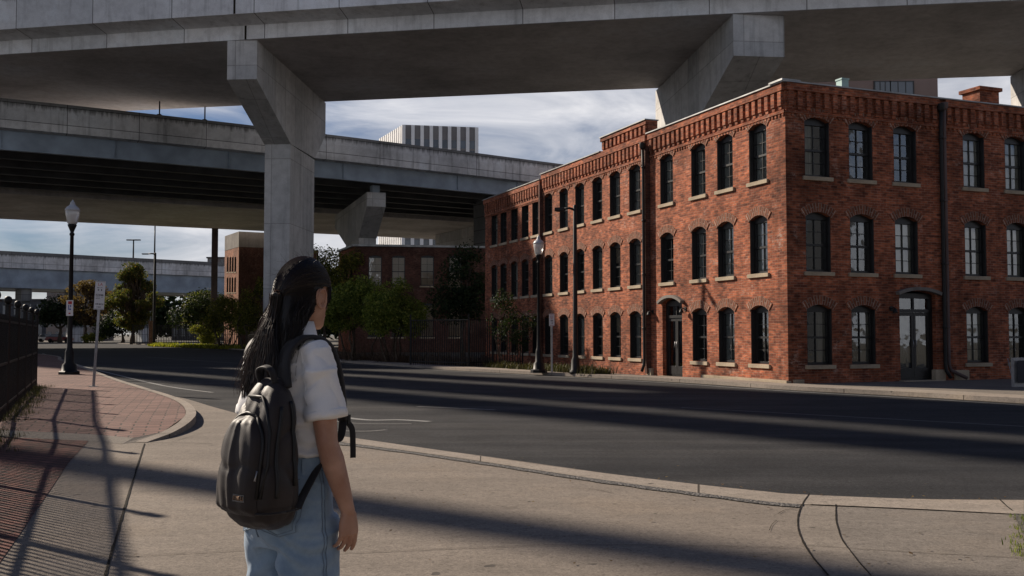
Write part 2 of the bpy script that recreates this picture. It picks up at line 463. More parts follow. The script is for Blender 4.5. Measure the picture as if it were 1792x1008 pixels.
# --- key lines measured on the ground
far_kerb = smooth_line([(17.5, 8.5), (14.2, 14.0), xy(1792, 707), xy(1600, 695), xy(1380, 683), xy(1200, 670.5), xy(1010, 660), xy(780, 647.5), xy(680, 640.5), xy(585, 633), xy(440, 614.5), xy(350, 609), xy(230, 602.5), xy(75, 598.0), (-140, 262), (-230, 340)])
near_left = smooth_line([(-150, 190), (-95, 140), (-55, 97), xy(74, 622), xy(113, 633.5), xy(158, 648.5), xy(208, 668), xy(262, 690)], 6)
near_apron = smooth_line([xy(262, 690), xy(318, 697), xy(380, 715), xy(470, 738), xy(595, 764), xy(850, 800), xy(1100, 835), xy(1280, 856), xy(1400, 867), xy(1600, 875), xy(1792, 877), (6.8, 8.2), (12, 7.6)], 8)

g = MB(); g.sheet([(-900, -60), (900, -60), (900, 1500), (-900, 1500)], -.03)
tag(g.build('ground', MT['ground']), kind='structure')

rd = MB(); rd.sheet([(17.5, 8.5), (16, 7.0), (12, 7.0)] + [(p[0], p[1] - .12) for p in near_apron[::-1]] + near_left[::-1][1:] + far_kerb[::-1], 0.0)
tag(rd.build('road', MT['asphalt']), kind='structure')

# painted road lines, each ~4 mm above the asphalt
pm = MB()
def line_strip(px, w, z=.004, mb=None, pts=None):
    L = smooth_line(pts or [xy(*p) for p in px], 6); strip(mb, offset_line(L, w / 2), offset_line(L, -w / 2), z)
edge_off = offset_line(far_kerb[6:66], .38)
line_strip(None, .10, pts=offset_line(far_kerb[10:62], -.42)[::4] if (Vector(offset_line(far_kerb, -.42)[20]) - Vector((0, 0))).length < Vector(far_kerb[20]).length else edge_off[::4], mb=pm)
line_strip([(74, 618.5), (113, 630.5), (143, 640.5), (200, 655), (286, 675), (372, 687)], .11, mb=pm)
line_strip([(730, 711.5), (866, 717.5)], .10, mb=pm)
line_strip([(575, 727), (640, 735), (700, 735), (752, 738)], .16, mb=pm)
tag(pm.build('road_markings', MT['paint']), kind='structure')
pf = MB()
line_strip([(1192, 713.5), (1420, 726), (1792, 746.5)], .10, mb=pf)
line_strip([(590, 754), (640, 755), (676, 752.5)], .10, mb=pf)
line_strip([(255, 624.5), (330, 630), (480, 640)], .12, mb=pf)
line_strip([(560, 732), (620, 741), (720, 742)], .10, mb=pf)
tag(pf.build('worn_road_markings', MT['paint_faint']), kind='structure')

# --- far footway: kerb 0.12 m high
fk_in = offset_line(far_kerb, .16); fk_w = offset_line(far_kerb, 1.15)
if Vector(fk_in[30]).length < Vector(far_kerb[30]).length:
    fk_in = offset_line(far_kerb, -.16); fk_w = offset_line(far_kerb, -1.15)
SGN = 1 if (Vector(offset_line(far_kerb, 1)[30])).length > Vector(far_kerb[30]).length else -1
km = MB(); vface(km, far_kerb, -.02, .11); strip(km, far_kerb, fk_in, .11)
tag(km.build('far_kerb', MT['kerb']), kind='structure')
fw = MB(); strip(fw, offset_line(far_kerb, .168 * SGN), fk_w, .108)
tag(fw.build('far_footway', MT['kerb']), kind='structure')
# grey paving between that strip and the brick building on the right-hand side
k0 = 8
inner = fk_w[k0:33]
pv = MB(); pv.sheet([(p[0], p[1]) for p in inner] + [(6.3, 29.5), (9.5, 31), (26, 34), (26, 10)], .098)
tag(pv.build('building_pavement', MT['slab_grey']), kind='structure')

# --- near foreground footway
slab_edge = near_apron
am = MB(); am.sheet([(p[0], p[1]) for p in slab_edge] + [(14, -6), (-14, -6), (-14, 6), (-7.6, 9), (-9.0, 14.5), (-9.6, 20)] , .010)
tag(am.build('concrete_footway', MT['slab']), kind='structure')

# gutter pan next to the asphalt, a hair lower, and the strip of exposed aggregate
pan_o = smooth_line([xy(*p) for p in ((595, 764.5), (640, 771), (800, 794), (1000, 822.5), (1200, 847.5), (1340, 862.5), (1400, 867.5), (1600, 875.5), (1792, 877.5))], 8)
pan_i = smooth_line([xy(*p) for p in ((595, 775), (640, 781), (800, 803), (1000, 834), (1200, 862), (1340, 880), (1400, 885), (1600, 894), (1792, 904))], 8)
gp = MB(); strip(gp, pan_o, pan_i, .014)
tag(gp.build('gutter_pan', MT['kerb']), kind='structure')

def wobble(px, amp=.012, sub=10, z=0):
    L = smooth_line([xy(*p) for p in px], sub); out = []
    for i, p in enumerate(L):
        out.append((p[0] + amp * noise.noise((p[0] * 3, p[1] * 3, 1)), p[1] + amp * noise.noise((p[0] * 3, p[1] * 3, 7))))
    return out

def joint(mb, px, w, z=.0165, amp=.012):
    L = wobble(px, amp); A = []; B = []
    oA = offset_line(L, .5); oB = offset_line(L, -.5)
    for i, p in enumerate(L):
        ww = w * (1 + .6 * noise.noise((p[0] * 9, p[1] * 9, 3)))
        A.append((p[0] + (oA[i][0] - p[0]) * ww, p[1] + (oA[i][1] - p[1]) * ww)); B.append((p[0] + (oB[i][0] - p[0]) * ww, p[1] + (oB[i][1] - p[1]) * ww))
    strip(mb, A, B, z)

jm = MB()
joint(jm, [(253, 778), (225, 868), (205, 938), (184, 1012)], .016, amp=.006)
joint(jm, [(253, 776), (300, 777), (372, 778)], .011)
joint(jm, [(1417, 866), (1402, 890), (1396, 915), (1402, 945), (1420, 975), (1450, 1012)], .012, amp=.004)
joint(jm, [(1463, 886), (1463, 905), (1467, 930), (1480, 958), (1524, 1012)], .010, amp=.004)
strip(jm, offset_line(pan_i, .009)[49:], offset_line(pan_i, -.009)[49:], .0165)
joint(jm, [(1748, 877), (1772, 897)], .010)
joint(jm, [(600, 769), (560, 771), (505, 777)], .012)
joint(jm, [(1398, 889), (1385, 893), (1372, 896), (1362, 903)], .006, amp=.012)
joint(jm, [(1358, 914), (1350, 922), (1345, 932)], .004, amp=.012)
tag(jm.build('open_pavement_joints', MT['joint']), kind='structure')
jh = MB()
for px in ([(128, 815), (180, 816), (237, 815)], [(84, 867), (222, 863), (378, 861)], [(196, 978), (330, 972), (460, 965)],
           [(600, 972), (860, 961), (1060, 957), (1398, 962)], [(1402, 957), (1560, 968), (1792, 981)], [(255, 722), (300, 735), (345, 750)],
           [(300, 775), (340, 764), (380, 755)], [(0, 985), (60, 980), (190, 976)], [(1000, 856), (1040, 859), (1075, 866)], [(880, 893), (905, 889)], [(330, 735), (380, 733)]):
    joint(jh, px, .0075, amp=.004)
tag(jh.build('hairline_pavement_joints', MT['hairline']), kind='structure')
ag_o = smooth_line([xy(*p) for p in ((595, 780.5), (640, 786), (800, 808.5), (1000, 840), (1200, 868), (1340, 886), (1398, 891))], 14)
ag_i = smooth_line([xy(*p) for p in ((595, 776), (640, 782), (800, 804.5), (1000, 835), (1200, 863), (1340, 881), (1398, 886))], 14)
jit = lambda L, s0, k: [(p[0] + k * noise.noise((p[0] * 3, p[1] * 3, s0)), p[1] + k * noise.noise((p[0] * 4, p[1] * 4, s0 + 3))) for p in L]
ag = MB(); strip(ag, jit(ag_o, 1, .035), jit(ag_i, 9, .012), .018)
tag(ag.build('aggregate_strip', MT['aggregate']), kind='structure')

# two later-poured slabs at the right-hand driveway
m_ = MB(); m_.sheet([xy(*p) for p in ((1418, 887.5), (1402, 890), (1396, 915), (1402, 945), (1420, 975), (1450, 1012), (1524, 1012), (1480, 958), (1467, 930), (1463, 905), (1463, 889.5))], .0125); tag(m_.build('driveway_kerb_slab', MT['slab_pale']), kind='structure')
m_ = MB(); m_.sheet([xy(*p) for p in ((1463, 889.5), (1463, 905), (1467, 930), (1480, 958), (1524, 1012), (1900, 1012), (1860, 906), (1792, 904.5), (1600, 895))], .0125); tag(m_.build('driveway_slab', MT['slab_grey']), kind='structure')
# --- raised brick footway at the left with its kerb and rounded corner
KZ = .13
kerb_line = smooth_line([(-150.7, 189.2), (-95.7, 139.2), (-55.6, 96.4), xy(72, 623), xy(110, 635), xy(154, 650.5), xy(202, 670), xy(255, 688), xy(300, 703), xy(328, 716), xy(342, 731), xy(338, 747), xy(306, 764), xy(257, 776)], 7)
inn = offset_line(kerb_line, .16)
if inn[60][0] > kerb_line[60][0]: inn = offset_line(kerb_line, -.16)
ins = -1 if offset_line(kerb_line, 1)[60][0] > kerb_line[60][0] else 1
def ramp_z(i, n):                       # the kerb drops to the driveway over its last metre
    k = (n - 1 - i); return KZ if k > 14 else .016 + (KZ - .016) * (k / 14.0)
kb = MB(); n = len(kerb_line); L = 0
for i in range(n - 1):
    a, b = kerb_line[i], kerb_line[i + 1]; c, d = inn[i], inn[i + 1]; za, zb = ramp_z(i, n), ramp_z(i + 1, n)
    s = (Vector(b) - Vector(a)).length
    kb.add([(a[0], a[1], -.02), (b[0], b[1], -.02), (b[0], b[1], zb), (a[0], a[1], za)], [(0, 1, 2, 3)], [[(L, 0), (L + s, 0), (L + s, .13), (L, .13)]])
    kb.add([(a[0], a[1], za), (b[0], b[1], zb), (d[0], d[1], zb), (c[0], c[1], za)], [(0, 1, 2, 3)], [[(L, 1), (L + s, 1), (L + s, 1.16), (L, 1.16)]])
    L += s
tag(kb.build('corner_kerb', MT['kerb']), kind='structure')
bw = MB(); back_side = [(-7.5, 13.6), (-8.4, 15.2), (-13.0, 26), (-29, 55), (-62, 98), (-103, 141), (-158, 191)]
i0 = n - 16
GL = [xy(230, 738, KZ), xy(150, 735, KZ), xy(-90, 730, KZ)]
poly = [(p[0], p[1]) for p in offset_line(kerb_line, .165 * ins)[:i0 + 1]]
low = xy(160, 768, .02)
bw.sheet(poly + GL + back_side[1:], KZ - .004)
G_ = [(*p, KZ - .004) for p in [poly[-1]] + GL]; E_ = [(*offset_line(kerb_line, .165 * ins)[n - 8], .065), (*xy(233, 766, .05), .05), (*xy(160, 760, .05), .05), (*xy(-90, 748, .05), .05)]
for i in range(3): bw.add([E_[i + 1], E_[i], G_[i], G_[i + 1]], [(0, 1, 2, 3)])
tag(bw.build('brick_footway', MT['pavers']), kind='structure')
rs = MB()      # the sloping concrete transition at the end of the brick paving
f_ = [(*inn[n - 1], .013), (*xy(215, 778), .012), (*xy(150, 774), .012), (*xy(-90, 763), .012)]
for i in range(3): rs.add([f_[i + 1], f_[i], E_[i], E_[i + 1]], [(0, 1, 2, 3)])
tag(rs.build('footway_ramp', MT['slab_grey']), kind='structure')
# dark brick patch at the foot of the fence
bp = MB(); bp.sheet([xy(160, 768), xy(120, 812), xy(84, 866), xy(30, 945), xy(-12, 1005), (-4.4, 5.6), (-7.0, 11), xy(-60, 764)], .0155)
tag(bp.build('dark_brick_paving', MT['pavers_dark']), kind='structure')
# ================================================================== brick building helpers
def seg_arch(w, z0, h, rise, n=8):
    """outline of an opening with a segmental head, counter-clockwise, local (x, z)"""
    pts = [(-w / 2, z0), (w / 2, z0)]
    zs = z0 + h - rise
    if rise <= 0: return pts + [(w / 2, z0 + h), (-w / 2, z0 + h)]
    R = (w * w / 4 + rise * rise) / (2 * rise); zc = z0 + h - R; a = math.asin(w / 2 / R)
    for i in range(n + 1):
        t = a - 2 * a * i / n
        pts.append((R * sin(t), zc + R * cos(t)))
    return pts

def facade_mesh(length_pts, holes, depth, M, mb):
    """wall sheet with openings and their reveals; local x along, y outward, z up; M to world"""
    outer = length_pts
    loops = [[Vector((p[0], p[1], 0)) for p in outer]] + [[Vector((p[0], p[1], 0)) for p in h] for h in holes]
    flat = [p for l in loops for p in l]
    for a, b, c in tessellate_polygon(loops):
        A, B, Cc = flat[a], flat[b], flat[c]
        if (B - A).to_2d().cross((Cc - A).to_2d()) > 0: b, c = c, b      # outward is +y: x cross z = -y
        P = [M @ Vector((flat[k].x, 0, flat[k].y)) for k in (a, b, c)]
        mb.add(P, [(0, 1, 2)], [[(flat[k].x, flat[k].y) for k in (a, b, c)]])
    for h in holes:
        n = len(h)
        for i in range(n):
            p, q = h[i], h[(i + 1) % n]
            P = [M @ Vector((p[0], 0, p[1])), M @ Vector((q[0], 0, q[1])), M @ Vector((q[0], -depth, q[1])), M @ Vector((p[0], -depth, p[1]))]
            vert = abs(p[0] - q[0]) < 1e-4
            uv = [(0, p[1]), (0, q[1]), (depth, q[1]), (depth, p[1])] if vert else [(p[0], 0), (q[0], 0), (q[0], depth), (p[0], depth)]
            mb.add(P, [(0, 1, 2, 3)], [uv])

def frame_M(o, ex):
    ex = Vector((ex[0], ex[1], 0)).normalized(); ez = Vector((0, 0, 1)); ey = ez.cross(ex)
    M = Matrix(((ex.x, ey.x, 0, o[0]), (ex.y, ey.y, 0, o[1]), (0, 0, 1, 0), (0, 0, 0, 1)))
    return M

def ring_band(mb, w, z0, h, rise, t, y0, y1, n=10):
    """arched brick band over an opening, radial courses"""
    R = (w * w / 4 + rise * rise) / (2 * rise); zc = z0 + h - R; a = math.asin(w / 2 / R) * 1.12
    for i in range(n):
        t0 = -a + 2 * a * i / n; t1 = -a + 2 * a * (i + 1) / n
        r0, r1 = R + .002, R + t
        P = []
        for y in (y1, y0):
            P += [(r0 * sin(t0), y, zc + r0 * cos(t0)), (r0 * sin(t1), y, zc + r0 * cos(t1)), (r1 * sin(t1), y, zc + r1 * cos(t1)), (r1 * sin(t0), y, zc + r1 * cos(t0))]
        s0, s1 = t0 * R, t1 * R
        uvf = [(0, s0), (0, s1), (t, s1), (t, s0)]
        fs = [(3, 2, 1, 0), (0, 1, 5, 4), (2, 3, 7, 6)]; uvs = [uvf[::-1], uvf, uvf]
        if i == 0: fs.append((3, 0, 4, 7)); uvs.append(uvf)
        if i == n - 1: fs.append((1, 2, 6, 5)); uvs.append(uvf)
        mb.add(P, fs, uvs)

def make_window(w, h, rise, depth, sashes=(2, 2), curtain=None, sill=True, arch=True, frame_mat=None, brick=None):
    """prototype window at local origin (sill level 0): frame mesh with pane, sill, arch, curtain as sub-parts"""
    fm = frame_mat or MT['win_frame']
    y = -depth + .03
    f = MB(); ft = .055
    hz = h - rise * .55
    for sx in (-1, 1):
        f.obox((sx * w / 2 - (ft if sx > 0 else 0), y - .05, 0), (ft, 0, 0), (0, .09, 0), (0, 0, hz))
        f.obox((sx * (w / 2 - .012) - .012, y + .041, 0), (.024, 0, 0), (0, depth - .085, 0), (0, 0, hz - .04))
    f.obox((-w / 2 + ft, y - .05, 0), (w - 2 * ft, 0, 0), (0, .09, 0), (0, 0, .07))
    # head board following the arch
    zt = h - rise - .02
    out = seg_arch(w, 0, h, rise)[2:]
    zb = zt - .05
    pts = [(-w / 2, zb), (w / 2, zb)] + out
    tri = tessellate_polygon([[Vector((p[0], p[1], 0)) for p in pts]])
    for t in tri:
        a, b, c = t; A, B, Cc = [Vector(pts[k]) for k in t]
        if (B - A).cross(Cc - A) > 0: b, c = c, b
        f.add([(pts[k][0], y + .045, pts[k][1]) for k in (a, b, c)], [(0, 1, 2)])
    f.quad((-w / 2, y + .045, zb), (w / 2, y + .045, zb), (w / 2, y - .05, zb), (-w / 2, y - .05, zb))
    mid = zt * .5
    f.obox((-w / 2 + ft, y - .03, mid - .03), (w - 2 * ft, 0, 0), (0, .06, 0), (0, 0, .06))
    nx, nz = sashes
    for s0, s1 in ((.07, mid - .03), (mid + .03, zb)):
        for i in range(1, nx):
            x = -w / 2 + ft + (w - 2 * ft) * i / nx
            f.obox((x - .009, y - .015, s0), (.018, 0, 0), (0, .03, 0), (0, 0, s1 - s0))
        for i in range(1, nz):
            z = s0 + (s1 - s0) * i / nz
            f.obox((-w / 2 + ft, y - .012, z - .008), (w - 2 * ft, 0, 0), (0, .024, 0), (0, 0, .016))
    win = f.build('window', fm)
    g = MB(); g.quad((-w / 2 + ft * .5, y - .018, .04), (-w / 2 + ft * .5, y - .018, zb + .02), (w / 2 - ft * .5, y - .018, zb + .02), (w / 2 - ft * .5, y - .018, .04))
    g.build('pane', MT['glass'], win, local=True)
    if sill:
        s = MB(); s.obox((-w / 2 - .08, -depth + .05, -.11), (w + .16, 0, 0), (0, depth + .01, 0), (0, 0, .108))
        s.build('sill', MT['stone'], win, bevel=.008, local=True)
    if arch:
        a = MB(); ring_band(a, w, 0, h, rise, .24, -.01, .022)
        a.build('brick_arch', brick or MT['arch_brick'], win, local=True)
    if curtain:
        c = MB(); n = 28; cm, x0, x1, zlo = curtain
        xs = [(-w / 2 + ft) + (w - 2 * ft) * (x0 + (x1 - x0) * i / n) for i in range(n + 1)]
        ys = [y - .065 + .02 * sin(i * 1.9) + .012 * sin(i * .7) for i in range(n + 1)]
        for i in range(n):
            c.add([(xs[i], ys[i], zlo * h), (xs[i + 1], ys[i + 1], zlo * h), (xs[i + 1], ys[i + 1], zb + .05), (xs[i], ys[i], zb + .05)], [(0, 1, 2, 3)], smooth=True)
        c.build('curtain', cm, win, local=True)
    return win

def place(win, M, x, z, parent, first):
    o = win if first else copy_tree(win)
    o.parent = parent; o.matrix_parent_inverse = base_matrix(parent).inverted()
    o.matrix_basis = M @ Matrix.Translation((x, 0, z))
    return o

class WinSet:
    def __init__(s): s.protos = {}
    def put(s, key, maker, M, x, z, parent):
        if key not in s.protos:
            s.protos[key] = maker(); return place(s.protos[key], M, x, z, parent, True)
        return place(s.protos[key], M, x, z, parent, False)

# ================================================================== the three-storey brick building
CORNER = at_z(1380, 678, 0.0); CX, CY = CORNER.x, CORNER.y
exL = Vector((-.362, .932)).normalized(); exR = Vector((.931, .364)).normalized()
ML = frame_M((CX, CY), exL)                  # left front: local x = s
MR = frame_M((CX, CY), -exR)                 # right front: local x = -t
def s_of(u):
    k = (u - 896) / F; return (CX - CY * k) / (k * exL.y - exL.x)
def t_of(u):
    k = (u - 896) / F; return (CY * k - CX) / (exR.x - k * exR.y)
S1, S2, S3 = s_of(1138), s_of(950), s_of(849)
TR = 17.0
B1 = thing('brick_building', 'three storey red brick mill building on the corner with a stepped parapet and white coping', 'building', (CX, CY, 0))
sL = [(s_of(u), s_of(u2), s_of(u3)) for u, u2, u3 in ((1327, 1330, 1336), (1268, 1272, 1277), (1220, 1224, 1228))]
TOPS = [5.65, 3.08, .58]; WW, WH, WR = .82, 1.62, .13; DEP = .21
wallL = MB(); holes = []; wset = WinSet()
jobs = []
rng = random.Random(3)
def curt(kind):
    return {0: None, 1: (MT['curtain'], 0, 1, 0.02), 2: (MT['curtain'], 0, .45, 0.02), 3: (MT['curtain'], .45, 1, .02), 4: (MT['blind'], 0, 1, .55)}[kind]
def add_win(M, x, z, kind, w=WW, h=WH, tagk='m', sash=(2, 2)):
    jobs.append((M, x, z, kind, w, h, tagk, sash))
    return [(x + p[0], z + p[1]) for p in seg_arch(w, 0, h, WR)]
cols1 = [s_of(u) for u in (1329, 1271, 1224)]
col_door = s_of(1176)
cols2 = [s_of(u) for u in (1112, 1077, 1046, 1015, 987, 960)]
cols3 = [s_of(u) for u in (938, 919, 900, 881, 865)]
for zi, z in enumerate(TOPS):
    for ci, s in enumerate(cols1 + [s_of(1168)] + cols2 + cols3):
        if zi == 2 and ci == 3: continue
        kd = rng.choice([0, 1, 1, 2, 3, 3, 4]) if ci < 10 else rng.choice([0, 0, 1])  # extra curtains and blinds added here to lighten the dark panes
        if zi == 0 and ci == 0: kd = 1
        if zi == 2 and ci == 0: kd = 2
        holes.append(add_win(ML, s, z, kd))
door_h = [(s_of(1176) + p[0], .06 + p[1]) for p in seg_arch(1.24, 0, 2.5, .14)]
holes.append(door_h)
ZT = 8.12; ZT3 = 7.93
out = [(-.0, -.03), (S3, -.03), (S3, ZT3), (S2, ZT3), (S2, ZT), (S1, ZT), (0, ZT)]
holes_l = holes
facade_mesh(out, holes_l, DEP, ML, wallL)
# right front
tc = [t_of(u) for u in (1434, 1511, 1589, 1710, 1783)] ; dt = tc[4] - tc[3]
tc += [tc[4] + dt * k for k in range(1, 6)]
holes = []
kinds = {(0, 0): 3, (0, 3): 1, (0, 4): 1, (1, 2): 1, (1, 3): 1, (1, 4): 1, (2, 0): 2, (2, 1): 2, (2, 3): 1, (0, 1): 0, (1, 5): 1, (2, 4): 0}
for zi, z in enumerate(TOPS):
    for ci, t in enumerate(tc):
        if zi == 2 and ci == 2: continue
        holes.append(add_win(MR, -t, z, kinds.get((zi, ci), 0)))
td = t_of(1606)
holes.append([(-td + p[0], .12 + p[1]) for p in seg_arch(1.30, 0, 2.5, .1)])
facade_mesh([(0, -.03), (0, ZT), (-TR, ZT), (-TR, -.03)], holes, DEP, MR, wallL)
# backs
pA = Vector((CX, CY)); pB = pA + exL * S3; pC = pA + exR * TR; pD = pB + exR * TR
for a, b in ((pB, pD), (pD, pC)):
    wallL.quad((a.x, a.y, -.03), (a.x, a.y, ZT3), (b.x, b.y, ZT3), (b.x, b.y, -.03))
wall = wallL.build('wall', MT['brick'], B1)
rf = MB(); ins_ = .02
rf.sheet([tuple(pA + (exL + exR) * .02), tuple(pC + (exL - exR) * .02), tuple(pD - (exL + exR) * .02), tuple(pB + (exR - exL) * .02)], 7.6)
rf.build('roof', MT['roof'], B1)
# dark room shells behind the windows
it = MB(); o = pA + (exL + exR) * 1.6; a2 = o + exL * (S3 - 2); b2 = o + exR * (TR - 2)
it.quad((o.x, o.y, 0), (a2.x, a2.y, 0), (a2.x, a2.y, 7.5), (o.x, o.y, 7.5)); it.quad((o.x, o.y, 0), (b2.x, b2.y, 0), (b2.x, b2.y, 7.5), (o.x, o.y, 7.5))
it.build('interior_wall', MT['interior'], B1)
fl = MB()
for z in (.02, 2.75, 5.3):
    fl.sheet([tuple(pA + (exL + exR) * .03 + exL * .3 + exR * .3), tuple(pC + exL * .3 - exR * .3), tuple(pC + exL * 1.7 - exR * .3), tuple(o), tuple(a2), tuple(pB + exR * .3)], z)
fl.build('interior_floor', MT['interior'], B1)

for (M, x, z, kd, w, h, tk, sash) in jobs:
    wset.put((kd, w, h), lambda: make_window(w, h, WR, DEP, (2, 2), curt(kd)), M, x, z, B1)

def cornice(parent, M, x0, x1, ztop, name='cornice', sp=.29, mat=None, ends=True):
    """corbelled brick cornice between local x0 < x1"""
    mb = MB(); L = x1 - x0
    V3 = lambda x, y, z: M @ Vector((x, y, z)); D = lambda x, y, z: M.to_3x3() @ Vector((x, y, z))
    def bx(x, y, z, dx, dy, dz): mb.obox(V3(x, y, z), D(dx, 0, 0), D(0, dy, 0), D(0, 0, dz))
    bx(x0, -.02, ztop - .20, L, .13, .20)
    n = int(L / sp)
    for i in range(n):
        x = x0 + L * (i + .5) / n
        bx(x - .075, -.02, ztop - .60, .15, .105, .398)
        bx(x - .06, -.02, ztop - .70, .12, .075, .098)
    bx(x0, -.02, ztop - .80, L, .065, .085)
    n2 = int(L / .15)
    for i in range(n2):
        x = x0 + L * (i + .5) / n2
        bx(x - .035, -.02, ztop - .875, .07, .05, .073)
    return mb.build(name, mat or MT['brick'], parent)

cornice(B1, ML, .0, S1 - .06, ZT); cornice(B1, ML, S1 + .12, S2 - .06, ZT); cornice(B1, ML, S2 + .1, S3, ZT3)
tp_ = t_of(1650)
cornice(B1, MR, -(tp_ - .08), .0, ZT); cornice(B1, MR, -TR, -(tp_ + .16), ZT)
# stepped parapet over the middle bays
sp0, sp1 = S1 + .05, s_of(1056)
pp = MB(); P3 = lambda M, x, y, z: M @ Vector((x, y, z)); D3 = lambda M, x, y, z: M.to_3x3() @ Vector((x, y, z))
pp.obox(P3(ML, sp0, -.35, ZT), D3(ML, sp1 - sp0, 0, 0), D3(ML, 0, .35, 0), (0, 0, .50))
pp.build('stepped_parapet', MT['brick'], B1)
cp2 = MB(); n = int((sp1 - sp0) / .29)
for i in range(n):
    x = sp0 + (sp1 - sp0) * (i + .5) / n
    cp2.obox(P3(ML, x - .075, -.02, ZT + .06), D3(ML, .15, 0, 0), D3(ML, 0, .10, 0), (0, 0, .30))
cp2.obox(P3(ML, sp0, -.02, ZT + .362), D3(ML, sp1 - sp0, 0, 0), D3(ML, 0, .13, 0), (0, 0, .13))
cp2.build('cornice', MT['brick'], B1)
# metal coping
cm = MB()
def cope(M, x0, x1, z): cm.obox(P3(M, x0, -.38, z + .002), D3(M, x1 - x0, 0, 0), D3(M, 0, .53, 0), (0, 0, .035))
cope(ML, -.15, S1 - .0, ZT); cope(ML, S1 + .02, sp1, ZT + .50); cope(ML, sp1 + .01, S2, ZT); cope(ML, S2 + .03, S3 + .1, ZT3)
cope(MR, -TR, -.16, ZT)
cm.box((CX + .05, CY + .2, ZT + .06), (.6, .6, .05), atan2(exL.y, exL.x))
cm.build('coping', MT['coping'], B1)
# pilaster slots, their shade put into darker brick, + rain pipes
for s in (S1 + .03, S2 + .02):
    dp = MB(); dp.obox(P3(ML, s - .07, .0, .1), D3(ML, .14, 0, 0), D3(ML, 0, .16, 0), (0, 0, ZT - .5)); dp.build('pilaster', MT['brick_shade'], B1)
def rain_pipe(M, x, kink, top):
    q = [P3(M, x, .12, top), P3(M, x, .10, top - .6), P3(M, x, .10, .55), P3(M, x - kink * .1, .12, .38), P3(M, x - kink, .2, .16)]
    m = MB(); m.tube(q, .05, 10)
    for z in (7.0, 5.2, 3.4, 1.6): m.tube([P3(M, x, .10, z - .03), P3(M, x, .10, z + .03)], .065, 10)
    m.lathe([(.06, 0), (.10, .06), (.11, .2), (.11, .22)], P3(M, x, .12, top - .02), 10)
    return m
rain_pipe(MR, -tp_ + .045, 0.1, ZT - .35).build('downspout', MT['dark_metal'], B1)
rain_pipe(MR, -tp_ - .085, .55, ZT - .30).build('downspout', MT['rust_steel'], B1)
rain_pipe(ML, S1 + .03, 0.0, ZT - .5).xform(Matrix.Translation(D3(ML, 0, .12, 0))).build('downspout', MT['dark_metal'], B1)
# stone plinth blocks
for x, wd, hh in ((-(tp_ - .18), .36, .42), (-(tp_ + .62), .5, .40), (-.30, .32, .22)):
    sb = MB(); sb.obox(P3(MR, x - wd / 2, -.1, -.02), D3(MR, wd, 0, 0), D3(MR, 0, .17, 0), (0, 0, hh)); sb.build('plinth', MT['stone'], B1, bevel=.01)
sb = MB(); sb.obox(P3(ML, 0, -.1, -.02), D3(ML, 4.2, 0, 0), D3(ML, 0, .16, 0), (0, 0, .20)); sb.build('plinth', MT['stone'], B1, bevel=.01)
sb = MB(); sb.obox(P3(ML, S1 - .2, -.1, -.02), D3(ML, .3, 0, 0), D3(ML, 0, .2, 0), (0, 0, .30))
sb.build('plinth', MT['stone'], B1, bevel=.01)

